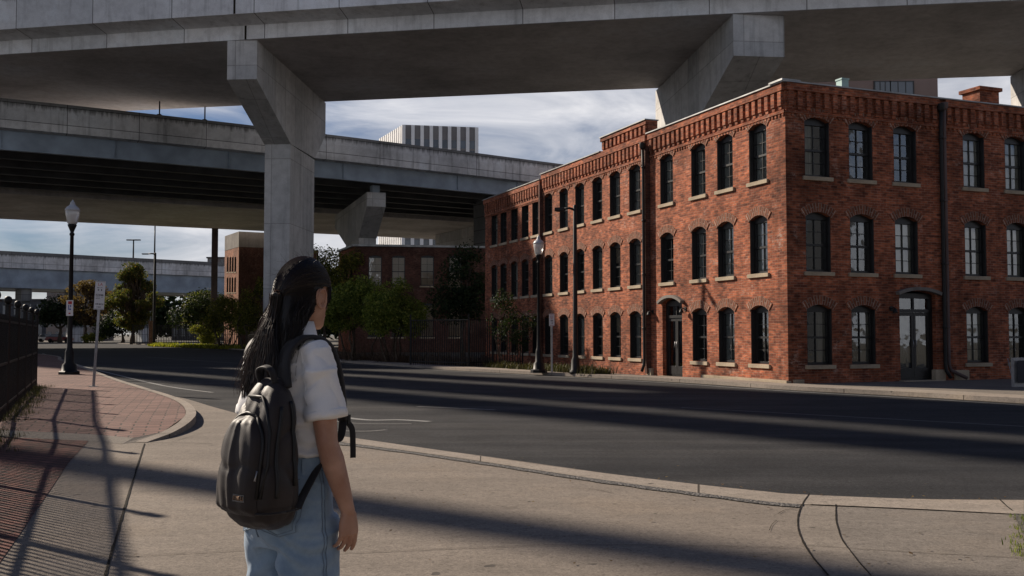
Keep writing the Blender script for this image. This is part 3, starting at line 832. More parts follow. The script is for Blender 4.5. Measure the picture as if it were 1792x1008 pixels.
MT['hood'] = concrete_mat('weathered_hood_stone', (.22, .20, .18), drip=.4, stain=.4)
def make_door(M, x, z, w, h, rise, parent, hood):
    y = -DEP + .02
    d = MB()
    def bx(x0, y0, z0, dx, dy, dz, mb=d): mb.obox(P3(M, x + x0, y0, z + z0), D3(M, dx, 0, 0), D3(M, 0, dy, 0), (0, 0, dz))
    zt = h - rise - .03; tz = zt * .80
    for sx in (-w / 2, w / 2 - .07): bx(sx, y - .05, 0, .07, .1, zt)
    bx(-w / 2 + .07, y - .05, zt - .08, w - .14, .1, .08 + rise * .6); bx(-w / 2 + .07, y - .05, tz, w - .14, .1, .09)
    bx(-w / 2 + .07, y - .05, 0, w - .14, .06, .06)
    bx(-.025, y - .03, tz + .09, .05, .06, zt - .17 - tz)
    door = d.build('door', MT['win_frame'], parent)
    for sx in (-1, 1):
        lf = MB(); x0 = 0.004 if sx > 0 else -w / 2 + .07; lw = w / 2 - .074
        for a in (x0, x0 + lw - .075): bx(a, y - .03, .065, .075, .05, tz - .07, lf)
        bx(x0 + .075, y - .03, .065, lw - .15, .05, .26, lf); bx(x0 + .075, y - .03, tz - .10, lw - .15, .05, .095, lf)
        lf.build('door_leaf', MT['win_frame'], door)
        hd = MB(); hx = x + (.05 if sx > 0 else -.05)
        hd.tube([P3(M, hx, y + .05, z + .92), P3(M, hx, y + .07, z + 1.0), P3(M, hx, y + .05, z + 1.12)], .012, 6); hd.build('handle', MT['galv'], door)
    g = MB(); g.quad(P3(M, x - w / 2 + .05, y - .012, z + .3), P3(M, x - w / 2 + .05, y - .012, z + zt - .05), P3(M, x + w / 2 - .05, y - .012, z + zt - .05), P3(M, x + w / 2 - .05, y - .012, z + .3))
    g.build('glazing', MT['glass'], door)
    if hood == 'curtained':
        c = MB()
        for sx in (-1, 1):
            for i in range(20):
                xa = sx * (.1 + .42 * i / 20); xb = sx * (.1 + .42 * (i + 1) / 20)
                ya, yb = y - .07 + .012 * sin(i * 1.7), y - .07 + .012 * sin((i + 1) * 1.7)
                c.add([P3(M, x + xa, ya, z + .33), P3(M, x + xb, yb, z + .33), P3(M, x + xb, yb, z + tz - .1), P3(M, x + xa, ya, z + tz - .1)], [(0, 1, 2, 3)], smooth=True)
        c.build('curtain', MT['curtain'], door)
    s = MB(); s.obox(P3(M, x - w / 2 - .05, -DEP - .05, -.02), D3(M, w + .1, 0, 0), D3(M, 0, DEP + .3, 0), (0, 0, z + .02)); s.build('step', MT['stone'], door, bevel=.01)
    a = MB(); R = (w * w / 4 + rise * rise) / (2 * rise); zc = z + h - R; an = math.asin(min(1, (w / 2) / R)) * 1.16; n = 12
    for i in range(n):
        t0, t1 = -an + 2 * an * i / n, -an + 2 * an * (i + 1) / n
        P = []
        for yy in (.14, -.02):
            for r, t in ((R + .01, t0), (R + .01, t1), (R + .10, t1), (R + .10, t0)): P.append(P3(M, x + r * sin(t), yy, zc + r * cos(t)))
        fs = [(3, 2, 1, 0), (0, 1, 5, 4), (2, 3, 7, 6)] + ([(3, 0, 4, 7)] if i == 0 else []) + ([(1, 2, 6, 5)] if i == n - 1 else [])
        a.add(P, fs)
    a.build('door_hood', MT['hood'], door)
make_door(ML, s_of(1176), .06, 1.24, 2.5, .14, B1, 'plain')
make_door(MR, -td, .12, 1.30, 2.5, .10, B1, 'curtained')
# wall lights either side of the doors
for M, x, z in ((ML, s_of(1200), 2.18), (ML, s_of(1143), 2.14), (MR, -(td - .95), 2.1)):
    w = MB(); w.obox(P3(M, x - .05, 0, z - .05), D3(M, .1, 0, 0), D3(M, 0, .03, 0), (0, 0, .12))
    w.tube([P3(M, x, .02, z), P3(M, x, .12, z + .04), P3(M, x, .16, z)], .015, 6); w.lathe([(.03, 0), (.07, -.10), (.075, -.13), (.03, -.13)][::-1], P3(M, x, .16, z + .02), 10)
    w.build('wall_light', MT['dark_metal'], B1)
# chimney and roof hatch
ch = MB(); c0 = at_y(1716, 172, 31.5); yaw = atan2(exR.y, exR.x)
ch.box((c0.x, c0.y, 8.25), (.8, .7, 1.7), yaw); ch.box((c0.x, c0.y, 9.15), (.95, .85, .11), yaw)
ch.build('chimney', MT['brick'], B1)
hv = MB(); h0 = at_y(1474, 140, 30.5); hv.box((h0.x, h0.y, 8.5), (.26, .26, 1.5), yaw); hv.box((h0.x, h0.y, 9.27), (.30, .30, .05), yaw)
hv.build('roof_vent', flat_mat('pale_green_copper', (.32, .48, .46), .6), B1)
# ================================================================== elevated roads
def poly_pts(fn, z, us): return [at_z(u, fn(u), z).to_2d() for u in us]

def nrm_line(line):
    out = []
    for i in range(len(line)):
        t = (line[min(i + 1, len(line) - 1)] - line[max(i - 1, 0)]).normalized(); out.append(Vector((t.y, -t.x)))
    return out

def deck_side(mb, line, nr, prof, flip=False):
    """sweep a profile [(offset outwards, z)] along an edge line"""
    for i in range(len(line) - 1):
        pass
    L = 0
    for i in range(len(line) - 1):
        s = (line[i + 1] - line[i]).length; acc = 0
        for j in range(len(prof) - 1):
            (o0, z0), (o1, z1) = prof[j], prof[j + 1]
            a = line[i] + nr[i] * o0; b = line[i + 1] + nr[i + 1] * o0; c = line[i + 1] + nr[i + 1] * o1; d = line[i] + nr[i] * o1
            P = [(a.x, a.y, z0), (b.x, b.y, z0), (c.x, c.y, z1), (d.x, d.y, z1)]
            h = sqrt((o1 - o0) ** 2 + (z1 - z0) ** 2)
            uv = [(L, acc), (L + s, acc), (L + s, acc + h), (L, acc + h)]
            if flip: P = P[::-1]; uv = uv[::-1]
            mb.add(P, [(0, 1, 2, 3)], [uv]); acc += h
        L += s

def hammer_pier(parent, p0, p1, w, ztop, end_d, c0, c1, z_low0, z_low1, side=1, zb=-.05, mat=None, z_end1=None):
    """cap cantilevering from near end p0 to far end p1 with a tapering underside, on one wide column between fractions c0..c1"""
    p0 = Vector(p0); p1 = Vector(p1); d = p1 - p0; t = d.normalized(); nr = Vector((-t.y, t.x)) * side
    L = d.length; ze1 = z_end1 or ztop - end_d
    prof = [(0, ztop), (0, ztop - end_d), (c0 * L, z_low0), (c1 * L, z_low1), (L, ze1), (L, ztop)]
    cap = MB(); n = len(prof)
    A = [(p0.x + t.x * a, p0.y + t.y * a, z) for a, z in prof]; Bq = [(p0.x + t.x * a + nr.x * w, p0.y + t.y * a + nr.y * w, z) for a, z in prof]
    cap.add(A + Bq, [(0, 1, 2, 5), (2, 3, 4, 5), (n + 5, n + 2, n + 1, n), (n + 5, n + 4, n + 3, n + 2)])
    for i in range(n):
        j = (i + 1) % n; cap.quad(A[j], A[i], Bq[i], Bq[j])
    po = thing('pier', None, None, (p0.x, p0.y, 0)); po.parent = parent; po.matrix_parent_inverse = base_matrix(parent).inverted()
    cap.build('pier_cap', mat or MT['pier_conc'], po)
    col = MB(); i_ = .04
    a = p0 + t * (c0 * L + i_) + nr * i_; b = p0 + t * (c1 * L - i_) + nr * i_
    poly = [a, b, b + nr * (w - 2 * i_), a + nr * (w - 2 * i_)]
    col.prism([(q.x, q.y) for q in poly], zb, min(z_low0, z_low1) + .004)
    col.build('pier_column', mat or MT['pier_conc'], po)
    return po

# ---- the near viaduct that crosses over the street
ZA = 20.0
fn_near = lambda u: 96 - .064 * u + 6e-6 * u * u
fn_far = lambda u: 205 - .0505 * u + 5.5e-6 * u * u
usA = [-1500, -1000, -600, -300, 0, 300, 600, 900, 1200, 1500, 1792, 2200, 2700, 3300]
NA = poly_pts(fn_near, ZA, usA); FA = poly_pts(fn_far, ZA, usA)
VA = thing('highway_viaduct', 'wide grey concrete viaduct overhead, carried on the tall hammerhead pier', 'viaduct', (NA[7].x, NA[7].y, 0))
nN = nrm_line(NA); nF = [-x for x in nrm_line(FA)]
if nN[5].y > 0: nN = [-x for x in nN]; nF = [-x for x in nF]
mb = MB(); L = 0
for i in range(len(NA) - 1):
    s = (NA[i + 1] - NA[i]).length; w = (FA[i] - NA[i]).length
    mb.add([(NA[i].x, NA[i].y, ZA), (FA[i].x, FA[i].y, ZA), (FA[i + 1].x, FA[i + 1].y, ZA), (NA[i + 1].x, NA[i + 1].y, ZA)], [(0, 1, 2, 3)],
           [[(L, 0), (L, w), (L + s, w), (L + s, 0)]]); L += s
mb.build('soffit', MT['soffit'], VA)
mb = MB(); profA = [(0, ZA), (0, ZA + .92), (1.55, ZA + 1.16), (1.55, ZA + 3.7), (1.2, ZA + 3.7), (1.2, ZA + 1.9)]
deck_side(mb, NA, nN, profA); mb.build('near_parapet', MT['deck_conc'], VA)
mb = MB(); deck_side(mb, FA, nF, profA, True); mb.build('far_parapet', MT['deck_conc'], VA)
mb = MB()
for i in range(len(NA) - 1):
    a, b, c, d = NA[i] + nN[i] * 1.25, NA[i + 1] + nN[i + 1] * 1.25, FA[i + 1] + nF[i + 1] * 1.25, FA[i] + nF[i] * 1.25
    mb.quad((a.x, a.y, ZA + 2), (b.x, b.y, ZA + 2), (c.x, c.y, ZA + 2), (d.x, d.y, ZA + 2))
mb.build('carriageway', MT['asphalt'], VA)
# expansion joint over the first pier
ej = MB(); J = at_z(428, fn_near(428), ZA)
tj = (NA[6] - NA[5]).normalized(); nj = Vector((nN[5].x, nN[5].y))
for o_, z0, z1 in ((.012, ZA + .02, ZA + .9), (1.562, ZA + 1.18, ZA + 3.66)):
    p = Vector((J.x, J.y)) + nj * (o_ - .03); ej.obox((p.x, p.y, z0), (tj.x * .12, tj.y * .12, 0), (nj.x * .035, nj.y * .035, 0), (0, 0, z1 - z0))
ej.build('expansion_joint', MT['joint'], VA)
# piers: near end, far end read from the cap edges
def cap_pts(u0, v0, u1, v1, z): return at_z(u0, v0, z).to_2d(), at_z(u1, v1, z).to_2d()
p0, p1 = cap_pts(450, 70, 570, 180, ZA)
L = (p1 - p0).length; wA = (at_y(450, 70, p0.y) - at_y(397, 70, p0.y)).length
zE = at_y(450, 138, p0.y).z; t = (p1 - p0).normalized()
def frac_at(u):                     # where the cap's right face is seen at pixel column u
    k = (u - 896) / F; return (k * p0.y - p0.x) / (t.x - k * t.y) / L
c0, c1 = frac_at(506), frac_at(549)
y0 = p0.y + t.y * c0 * L; y1 = p0.y + t.y * c1 * L
hammer_pier(VA, p0, p1, wA, ZA - .01, ZA - zE, c0, c1, at_y(506, 252, y0).z, at_y(549, 277, y1).z, side=1, z_end1=at_y(571, 237, p1.y).z)
p0, p1 = cap_pts(1283, 24, 1147, 159, ZA)
w2 = (at_y(1375, 21, p0.y) - at_y(1283, 24, p0.y)).length; zE2 = at_y(1290, 97, p0.y).z
hammer_pier(VA, p0, p1, w2, ZA - .012, ZA - zE2, .46, .74, 15.0, 15.0, side=-1, z_end1=16.4)
p0, p1 = cap_pts(1990, -6, 1768, 134, ZA)
hammer_pier(VA, p0, p1, 3.0, ZA - .012, 2.6, .30, .66, 12.2, 12.2, side=-1)
p0, p1 = cap_pts(-420, 124, -140, 214, ZA)
hammer_pier(VA, p0, p1, wA, ZA - .012, 2.4, .30, .6, 12.2, 12.2, side=1)

# ---- the second viaduct, blue-grey steel girders under a stained parapet
ZB = 15.1
fb = lambda u: 262 + .0805 * u + 1.2e-5 * u * u
usB = [-120, -40, 0, 200, 400, 600, 800, 1000, 1300, 1600, 2000]
curl = [Vector(c) for c in ((-62, 66), (-50, 40), (-34, 18), (-16, 4))]           # unseen deck end bent away so the window panes reflect open sky
NB = poly_pts(fb, ZB, usB); NB = [NB[0] + c for c in curl] + NB
fbF = lambda u: 383 + .0455 * u + 2e-6 * u * u          # far soffit edge
fbM = lambda u: 338 + .062 * u                            # far edge of the girder deck
FB = poly_pts(fbF, ZB, usB); MBm = poly_pts(fbM, ZB, usB); FB = [FB[0] + c for c in curl] + FB; MBm = [MBm[0] + c for c in curl] + MBm
VB = thing('girder_viaduct', 'viaduct with blue grey steel girders and stained parapet passing behind the tall pier', 'viaduct', (NB[8].x, NB[8].y, 0))
nB = nrm_line(NB)
if nB[8].y > 0: nB = [-x for x in nB]
mb = MB(); deck_side(mb, NB, nB, [(0, ZB + 1.48), (.75, ZB + 1.55), (.75, ZB + 2.95), (.72, ZB + 2.97), (.70, ZB + 3.75), (.35, ZB + 3.75), (.35, ZB + 2.0)])
mb.build('parapet', MT['b_conc'], VB)
mb = MB(); deck_side(mb, NB, nB, [(.0, ZB), (0, ZB + 1.48)]); deck_side(mb, NB, nB, [(-.3, ZB), (.16, ZB), (.16, ZB + .05), (0.004, ZB + .05)])
for i in range(len(NB) - 1):
    seg = NB[i + 1] - NB[i]; k = max(1, int(seg.length / 7.0)); tt = seg.normalized()
    for j in range(k):
        q = NB[i] + seg * (j / k); mb.obox((q.x, q.y, ZB + .06), (tt.x * .05, tt.y * .05, 0), (nB[i].x * .14, nB[i].y * .14, 0), (0, 0, 1.40))
mb.build('edge_girder', MT['steel'], VB)
mb = MB()
for k in range(1, 6):
    Lk = [NB[i].lerp(MBm[i], k / 6.0) for i in range(len(NB))]
    nk = nrm_line(Lk)
    deck_side(mb, Lk, nk, [(0, ZB + 1.4), (0, ZB + .04), (.4, ZB + .04), (.4, ZB + .0), (-.2, ZB), (-.2, ZB + 1.4)])
mb.build('inner_girders', MT['dark_steel'], VB)
mb = MB()
for i in range(len(NB) - 1):
    a, b, c, d = NB[i], NB[i + 1], MBm[i + 1], MBm[i]
    mb.quad((a.x, a.y, ZB + 1.46), (d.x, d.y, ZB + 1.46), (c.x, c.y, ZB + 1.46), (b.x, b.y, ZB + 1.46))
    mb.quad((a.x, a.y, ZB + 2.0), (b.x, b.y, ZB + 2.0), (c.x, c.y, ZB + 2.0), (d.x, d.y, ZB + 2.0))
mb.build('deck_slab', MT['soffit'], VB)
mb = MB()
for i in range(len(NB) - 1):
    a, b, c, d = MBm[i], MBm[i + 1], FB[i + 1], FB[i]
    mb.quad((a.x, a.y, ZB), (d.x, d.y, ZB), (c.x, c.y, ZB), (b.x, b.y, ZB)); mb.quad((a.x, a.y, ZB + 2.1), (b.x, b.y, ZB + 2.1), (c.x, c.y, ZB + 2.1), (d.x, d.y, ZB + 2.1))
    mb.quad((a.x, a.y, ZB), (b.x, b.y, ZB), (b.x, b.y, ZB + 2.1), (a.x, a.y, ZB + 2.1)); mb.quad((d.x, d.y, ZB), (d.x, d.y, ZB + 3.2), (c.x, c.y, ZB + 3.2), (c.x, c.y, ZB))
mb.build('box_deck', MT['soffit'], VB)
# pier of the second viaduct
p0 = at_z(642, 336, 14.4).to_2d(); p1 = at_z(586, 378, 14.4).to_2d()
hammer_pier(VB, p0, p1, 1.75, 14.4, 1.3, .22, .62, 10.6, 10.6, side=-1)
bb = MB(); bb.box((p0.x + .6, p0.y + .9, 14.75), (.7, .7, .7), .5); bb.build('bearing', MT['steel'], VB)
p0 = at_z(846, 393, ZB - .1).to_2d(); p1 = at_z(762, 412, ZB - .1).to_2d()
hammer_pier(VB, p0, p1, 2.4, ZB - .02, 1.6, .30, .8, 11.5, 11.5, side=-1)
p0 = at_z(880, 318, 17.3).to_2d()
ab = MB(); ab.prism([(p0.x - 1.5, p0.y - 1.3), (p0.x + 4, p0.y + 2.0), (p0.x + 2.4, p0.y + 4.7), (p0.x - 3.1, p0.y + 1.4)], 0, 17.4); ab.build('pier_tower', MT['b_conc'], VB)
sc = MB(); q0 = at_z(373.5, 606, 0); hq = at_y(373.5, 400, q0.y).z
sc.box((q0.x, q0.y, hq / 2), (.72, .72, hq), .3); sc.box((q0.x, q0.y, .15), (1.3, 1.3, .4), .3); sc.build('steel_column', MT['rust_steel'], VB)
# slim poles on its parapet
for i, u in enumerate((283, 362)):
    v = fb(u); b = at_z(u, v, ZB); tp = thing('parapet_pole', ['slim steel pole on the girder viaduct parapet, further from the tall pier', 'slim steel pole on the girder viaduct parapet, nearer the tall pier'][i], 'pole', (b.x, b.y, ZB + 3.75), 'slim poles on the girder viaduct')
    m = MB(); bx_, by_ = b.x + nB[4].x * .5, b.y + nB[4].y * .5
    m.tube([(bx_, by_, ZB + 3.75), (bx_, by_, ZB + 7.5)], [.06, .05], 6); m.build('shaft', MT['dark_metal'], tp)
    m = MB(); m.box((bx_, by_, ZB + 3.8), (.3, .3, .1)); m.build('base_plate', MT['dark_metal'], tp)

# ---- the third, far viaduct at the left
ZC = 9.2
fc = lambda u: 503.5 + .0035 * u
usC = [-1400, -700, -200, 0, 200, 400, 600, 800]
fcr = lambda u: 503.0 + .03 * u
NC = poly_pts(fcr, ZC, usC)
VC = thing('distant_viaduct', 'far low viaduct with pale parapet crossing the street at the left beyond the trees', 'viaduct', (NC[3].x, NC[3].y, 0))
nC = nrm_line(NC)
if nC[4].y > 0: nC = [-x for x in nC]
dC = NC[3].length; sC = dC / F
mb = MB(); deck_side(mb, NC, nC, [(.0, ZC + 31 * sC), (.5, ZC + 31 * sC), (.5, ZC + 57 * sC), (.1, ZC + 57 * sC), (.1, ZC + 32 * sC)]); mb.build('parapet', MT['b_conc'], VC)
mb = MB(); deck_side(mb, NC, nC, [(-14, ZC + .1), (-6, ZC + .1), (-6, ZC), (0, ZC), (0, ZC + 31 * sC)]); mb.build('edge_girder', MT['steel'], VC)
mb = MB()
for i in range(len(NC) - 1):
    a, b = NC[i], NC[i + 1]; c, d = b - nC[i + 1] * 16, a - nC[i] * 16
    mb.quad((a.x, a.y, ZC + 1.9), (b.x, b.y, ZC + 1.9), (c.x, c.y, ZC + 1.9), (d.x, d.y, ZC + 1.9))
    mb.quad((d.x, d.y, ZC), (d.x, d.y, ZC + 4.0), (c.x, c.y, ZC + 4.0), (c.x, c.y, ZC))
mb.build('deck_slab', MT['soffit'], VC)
for u, w, hd in ((49, 13, 1.0), (140, 20, 1.0), (262, 16, 1.0), (-120, 14, 1.0)):
    b = at_z(u, fcr(u), ZC).to_2d(); Wm = w * sC * 1.0; tt = (NC[4] - NC[3]).normalized()
    m = MB(); c = b - nC[3] * 2.2
    m.box((c.x, c.y, ZC / 2 - .05), (Wm, 2.2, ZC + .1), atan2(tt.y, tt.x)); m.box((c.x, c.y, ZC - 1.1), (Wm * 1.22, 3.2, 2.1), atan2(tt.y, tt.x))
    m.build('pier', MT['b_conc'], VC)
# light masts on the far viaduct
for i, (u, vt) in enumerate(((228.5, 420), (266, 394))):
    b = at_z(u, fcr(u), ZC); zt = at_y(u, vt, b.y + 1).z
    t_ = thing('light_mast', ['short lamp mast above the far viaduct, directly over the autumn tree', 'taller lamp mast above the far viaduct, rising past the tree'][i], 'street light', (b.x, b.y + 1, ZC + 57 * sC), 'lamp masts on the far viaduct')
    m = MB(); m.tube([(b.x, b.y + 1, ZC + 50 * sC), (b.x, b.y + 1, zt)], [.16, .12], 8); m.build('shaft', MT['dark_metal'], t_)
    m = MB(); m.tube([(b.x - .8, b.y + 1, zt), (b.x + .8, b.y + 1, zt)], .12, 6); m.box((b.x - .8, b.y + 1, zt), (.9, .5, .18)); m.box((b.x + .8, b.y + 1, zt), (.9, .5, .18)); m.build('lamp_head', MT['dark_metal'], t_)

# ---- connector ramps high above the left of the street (out of the frame, added to cast the shadow bands across the road)
def caster(label, q0, q1, t0, t1, z, wide=None):
    dv = Vector((-.65, .76)); nv = Vector((.76, .65))
    o = nv * q0 + dv * t0; t_ = thing('shadow_ramp', label, 'shadow-casting ramp', (o.x, o.y, z), 'high connector ramps left of the street, added to cast shadow')
    m = MB(); m.obox((o.x, o.y, z), (dv.x * (t1 - t0), dv.y * (t1 - t0), 0), (nv.x * (q1 - q0), nv.y * (q1 - q0), 0), (0, 0, .9)); m.build('deck', MT['deck_conc'], t_)
    if wide:  # widening added to close the lit gap between two shadow bands
        m = MB(); o = nv * (q0 - wide[0]) + dv * t0; m.obox((o.x, o.y, z), (dv.x * wide[1], dv.y * wide[1], 0), (nv.x * (wide[0] - .01), nv.y * (wide[0] - .01), 0), (0, 0, .9)); m.build('shadow_flare', MT['deck_conc'], t_)
    m = MB(); e = nv * ((q0 + q1) / 2 - .5) + dv * (t1 - 8); m.box((e.x, e.y, z / 2), (1.3, 1.3, z), .7); m.build('pier', MT['pier_conc'], t_)
SEL = radians(30); SAZ = Vector((-.80, .60)).normalized()      # sun: elevation, horizontal direction towards it
ZR = 27.0
shift = SAZ * (ZR / math.tan(SEL)); SQ = shift.x * .76 + shift.y * .65; ST = shift.x * -.65 + shift.y * .76
caster('narrow unseen ramp added to cast a shadow band on the road, lowest of three', 11.2 + SQ, 13.2 + SQ, 1 + ST, 62 + ST, ZR)
caster('wider unseen ramp added to cast a shadow band on the road, middle of three', 14.2 + SQ, 17.3 + SQ, -1 + ST, 62 + ST, ZR)
caster('unseen ramp added to cast a shadow band on the road, furthest of three', 18.5 + SQ, 20.4 + SQ, -3 + ST, 62 + ST, ZR, wide=(1.3, 19.5))
mp = thing('shadow_mast', 'tall unseen mast added beyond the fence to cast the foreground shadow band', 'mast', (-23, 29.5, 0))  # mast added out of frame to cast the soft foreground shadow
q = Vector((.74 * 0, 0)); qq = Vector((.60, .80)) * 5.75 + SAZ * 37
mp.location = (qq.x, qq.y, 0)
m = MB(); m.tube([(qq.x, qq.y, 0), (qq.x, qq.y, 23)], [.55, .42], 14); m.build('shaft', MT['pier_conc'], mp)

# ================================================================== other buildings
def block(name, label, cat, corner, exl, exr, LL, LR, ztop, zb, matL, matR, winL, winR, coping=True, depth=.18, sash=(2, 2), mk=None, roofm=None):
    """corner block with a left front (along exl) and a right front (along exr); openings as (x, z, w, h, rise, kind)"""
    o = thing(name, label, cat, (corner[0], corner[1], zb)); Mx = frame_M(corner, exl); My = frame_M(corner, -exr)
    for M, ln, sgn, wins, mt in ((Mx, LL, 1, winL, matL), (My, LR, -1, winR, matR)):
        mb = MB(); holes = [[(sgn * w_[0] + p[0], w_[1] + p[1]) for p in seg_arch(w_[2], 0, w_[3], w_[4], 5)] for w_ in wins]
        outl = [(0, zb), (ln, zb), (ln, ztop), (0, ztop)] if sgn > 0 else [(0, zb), (0, ztop), (-ln, ztop), (-ln, zb)]
        facade_mesh(outl, holes, depth, M, mb); mb.build('wall', mt, o)
        ws = WinSet()
        for (x, z, w, h, r, kd) in wins:
            ws.put((kd, w, h), lambda: make_window(w, h, r, depth, sash, curt(kd) if kd != 5 else (MT['blind'], 0, 1, .02), arch=False), M, sgn * x, z, o)
    a = Vector(corner[:2]); b = a + exl.to_2d() * LL; c = a + exr.to_2d() * LR; d = b + exr.to_2d() * LR
    mb = MB()
    for p, q in ((b, d), (d, c)): mb.quad((p.x, p.y, zb), (p.x, p.y, ztop), (q.x, q.y, ztop), (q.x, q.y, zb))
    mb.build('rear_wall', matL, o)
    mb = MB(); mb.sheet([tuple(a + (exl + exr).to_2d() * .05), tuple(c), tuple(d), tuple(b)], ztop - .25); mb.build('roof', roofm or MT['roof'], o)
    mb = MB(); e = (exl + exr).to_2d() * 1.0
    q = a + e; q1 = q + exl.to_2d() * (LL - 1.5); q2 = q + exr.to_2d() * (LR - 1.5)
    mb.quad((q.x, q.y, zb), (q1.x, q1.y, zb), (q1.x, q1.y, ztop - .4), (q.x, q.y, ztop - .4)); mb.quad((q.x, q.y, zb), (q2.x, q2.y, zb), (q2.x, q2.y, ztop - .4), (q.x, q.y, ztop - .4))
    mb.build('interior_wall', MT['interior'], o)
    if coping:
        mb = MB()
        for M, ln, sgn in ((Mx, LL, 1), (My, LR, -1)):
            x0, x1 = (0, ln) if sgn > 0 else (-ln, -.2)
            mb.obox(P3(M, x0, -.3, ztop + .003), D3(M, x1 - x0, 0, 0), D3(M, 0, .5, 0), (0, 0, .16))
        mb.build('coping', MT['coping'], o)
    return o, Mx, My

def along(corner, ex, u):
    k = (u - 896) / F; return (corner[0] - corner[1] * k) / (k * ex.y - ex.x)
# two-storey brick building behind the fence, shade of its front put into darker brick
Y2 = 78.0; c2 = at_y(620, 600, Y2); ex2l = Vector((-.36, .933, 0)).normalized(); ex2r = Vector((.985, .17, 0)).normalized()
zt2 = at_y(620, 431, Y2).z
wr = []
for u in (656, 697, 747.5, 797):
    x = along((c2.x, Y2), ex2r, u); yy = Y2 + ex2r.y * x
    wr.append((x, at_y(u, 500.5, yy).z, 23 / F * yy, 54 / F * yy, .12, 5)); wr.append((x, at_y(u, 590, yy).z, 23 / F * yy, 60 / F * yy, .12, 5 if u > 740 else 0))
wl = [(along((c2.x, Y2), ex2l, u), wr[0][1], .75, 2.3, .25, 0) for u in (614, 606, 598.5)]
block('brick_warehouse', 'low brick building with shade-darkened front and cream blinds in tall windows behind the bushes', 'building', (c2.x, Y2), ex2l, ex2r, along((c2.x, Y2), ex2l, 592.5), 17.0, zt2, -.05, MT['brick'], MT['brick_shade'], wl, wr)
# orange brick building at the left of the tall pier
Y3 = 132.0; c3 = at_y(416, 600, Y3); zt3 = at_y(416, 432, Y3).z; ex3l = Vector((-.5, .866, 0)).normalized(); ex3r = Vector((.866, .5, 0))
wl3 = []
L3 = along((c3.x, Y3), ex3l, 392)
for i, u in enumerate((397.5, 401.8, 406.2, 410.8)):
    x = along((c3.x, Y3), ex3l, u); yy = Y3 + ex3l.y * x
    for va, vb in ((449, 476), (485, 512), (522, 550)): wl3.append((x, at_y(u, vb, yy).z, L3 * .12, (vb - va) / F * yy, .15, 0))
wr3 = [(5.5, at_y(440, 470, Y3).z, 1.2, 2.0, .1, 0), (5.5, at_y(440, 512, Y3).z, 1.2, 2.0, .1, 0)]
L3 = along((c3.x, Y3), ex3l, 392)
E3, M3l, M3r = block('brick_tenement', 'sunlit orange brick building with a grey attic between steel column and tall pier', 'building', (c3.x, Y3), ex3l, ex3r, L3, 11.0, zt3, -.05, MT['brick_far'], MT['brick_shade'], wl3, wr3, coping=False)  # right front in the darker brick, its shade put into the colour
m = MB(); za = at_y(416, 405, Y3).z
m.obox(P3(M3l, -.02, .03, zt3 + .004), D3(M3l, L3, 0, 0), D3(M3l, 0, -6, 0), (0, 0, za - zt3)); m.build('attic', MT['hood'], E3)
# pale office tower beyond the second viaduct
Y4 = 320.0; c4 = at_y(705, 500, Y4); e4r = Vector((.985, .17, 0)).normalized(); e4l = Vector((-.17, .985, 0)).normalized()
zt4 = at_y(705, 219, Y4).z
k4 = (833.5 - 896) / F; LR4 = (c4.x - Y4 * k4) / (k4 * e4r.y - e4r.x)
ex4l = Vector((-.42, .908, 0)).normalized(); LL4 = along((c4.x, Y4), ex4l, 665)
TW = thing('office_tower', 'pale office tower with white vertical fins rising behind the girder viaduct', 'tower', (c4.x, Y4, 0))
white = flat_mat('white_fin_panel', (.8, .8, .8), .6, 0, .3, .08, .2); greyp = flat_mat('grey_spandrel_panel', (.20, .19, .19), .7, 0, .3, .15, .2)
Mx4 = frame_M((c4.x, Y4), ex4l); My4 = frame_M((c4.x, Y4), -e4r)
body = MB(); fins = MB(); gl = MB(); gdark = flat_mat('tower_glazing', (.05, .065, .085), .12, 0, .8, .6, .12)
zsp = zt4 - 9.5
for M, ln, sgn, nb in ((Mx4, LL4, 1, 11), (My4, LR4, -1, 8)):
    for i in range(nb + 1):
        x = sgn * ln * i / nb; fins.obox(P3(M, x - .55, -.2, 0), D3(M, 1.1, 0, 0), D3(M, 0, .75, 0), (0, 0, zt4))
    a, b = P3(M, 0, 0, 0), P3(M, sgn * ln, 0, 0)
    for z0 in [zt4 - 14.6 - 13 * k for k in range(0, 4)]:
        gl.obox(P3(M, min(0, sgn * ln), -.3, z0), D3(M, ln, 0, 0), D3(M, 0, .34, 0), (0, 0, 10.2))
        for f_ in range(3): body.obox(P3(M, min(0, sgn * ln), -.3, z0 + 3.4 * f_), D3(M, ln, 0, 0), D3(M, 0, .6, 0), (0, 0, .7))
P_ = [P3(Mx4, 0, -.25, 0), P3(Mx4, LL4, -.25, 0)]; q1 = Vector((c4.x, Y4)); q2 = q1 + ex4l.to_2d() * LL4; q3 = q1 + e4r.to_2d() * LR4; q4 = q2 + e4r.to_2d() * LR4
body.prism([tuple(q1), tuple(q3), tuple(q4), tuple(q2)], 0, zt4 + .15)
body.build('spandrel', greyp, TW); fins.build('fin', white, TW); gl.build('glazing', gdark, TW)
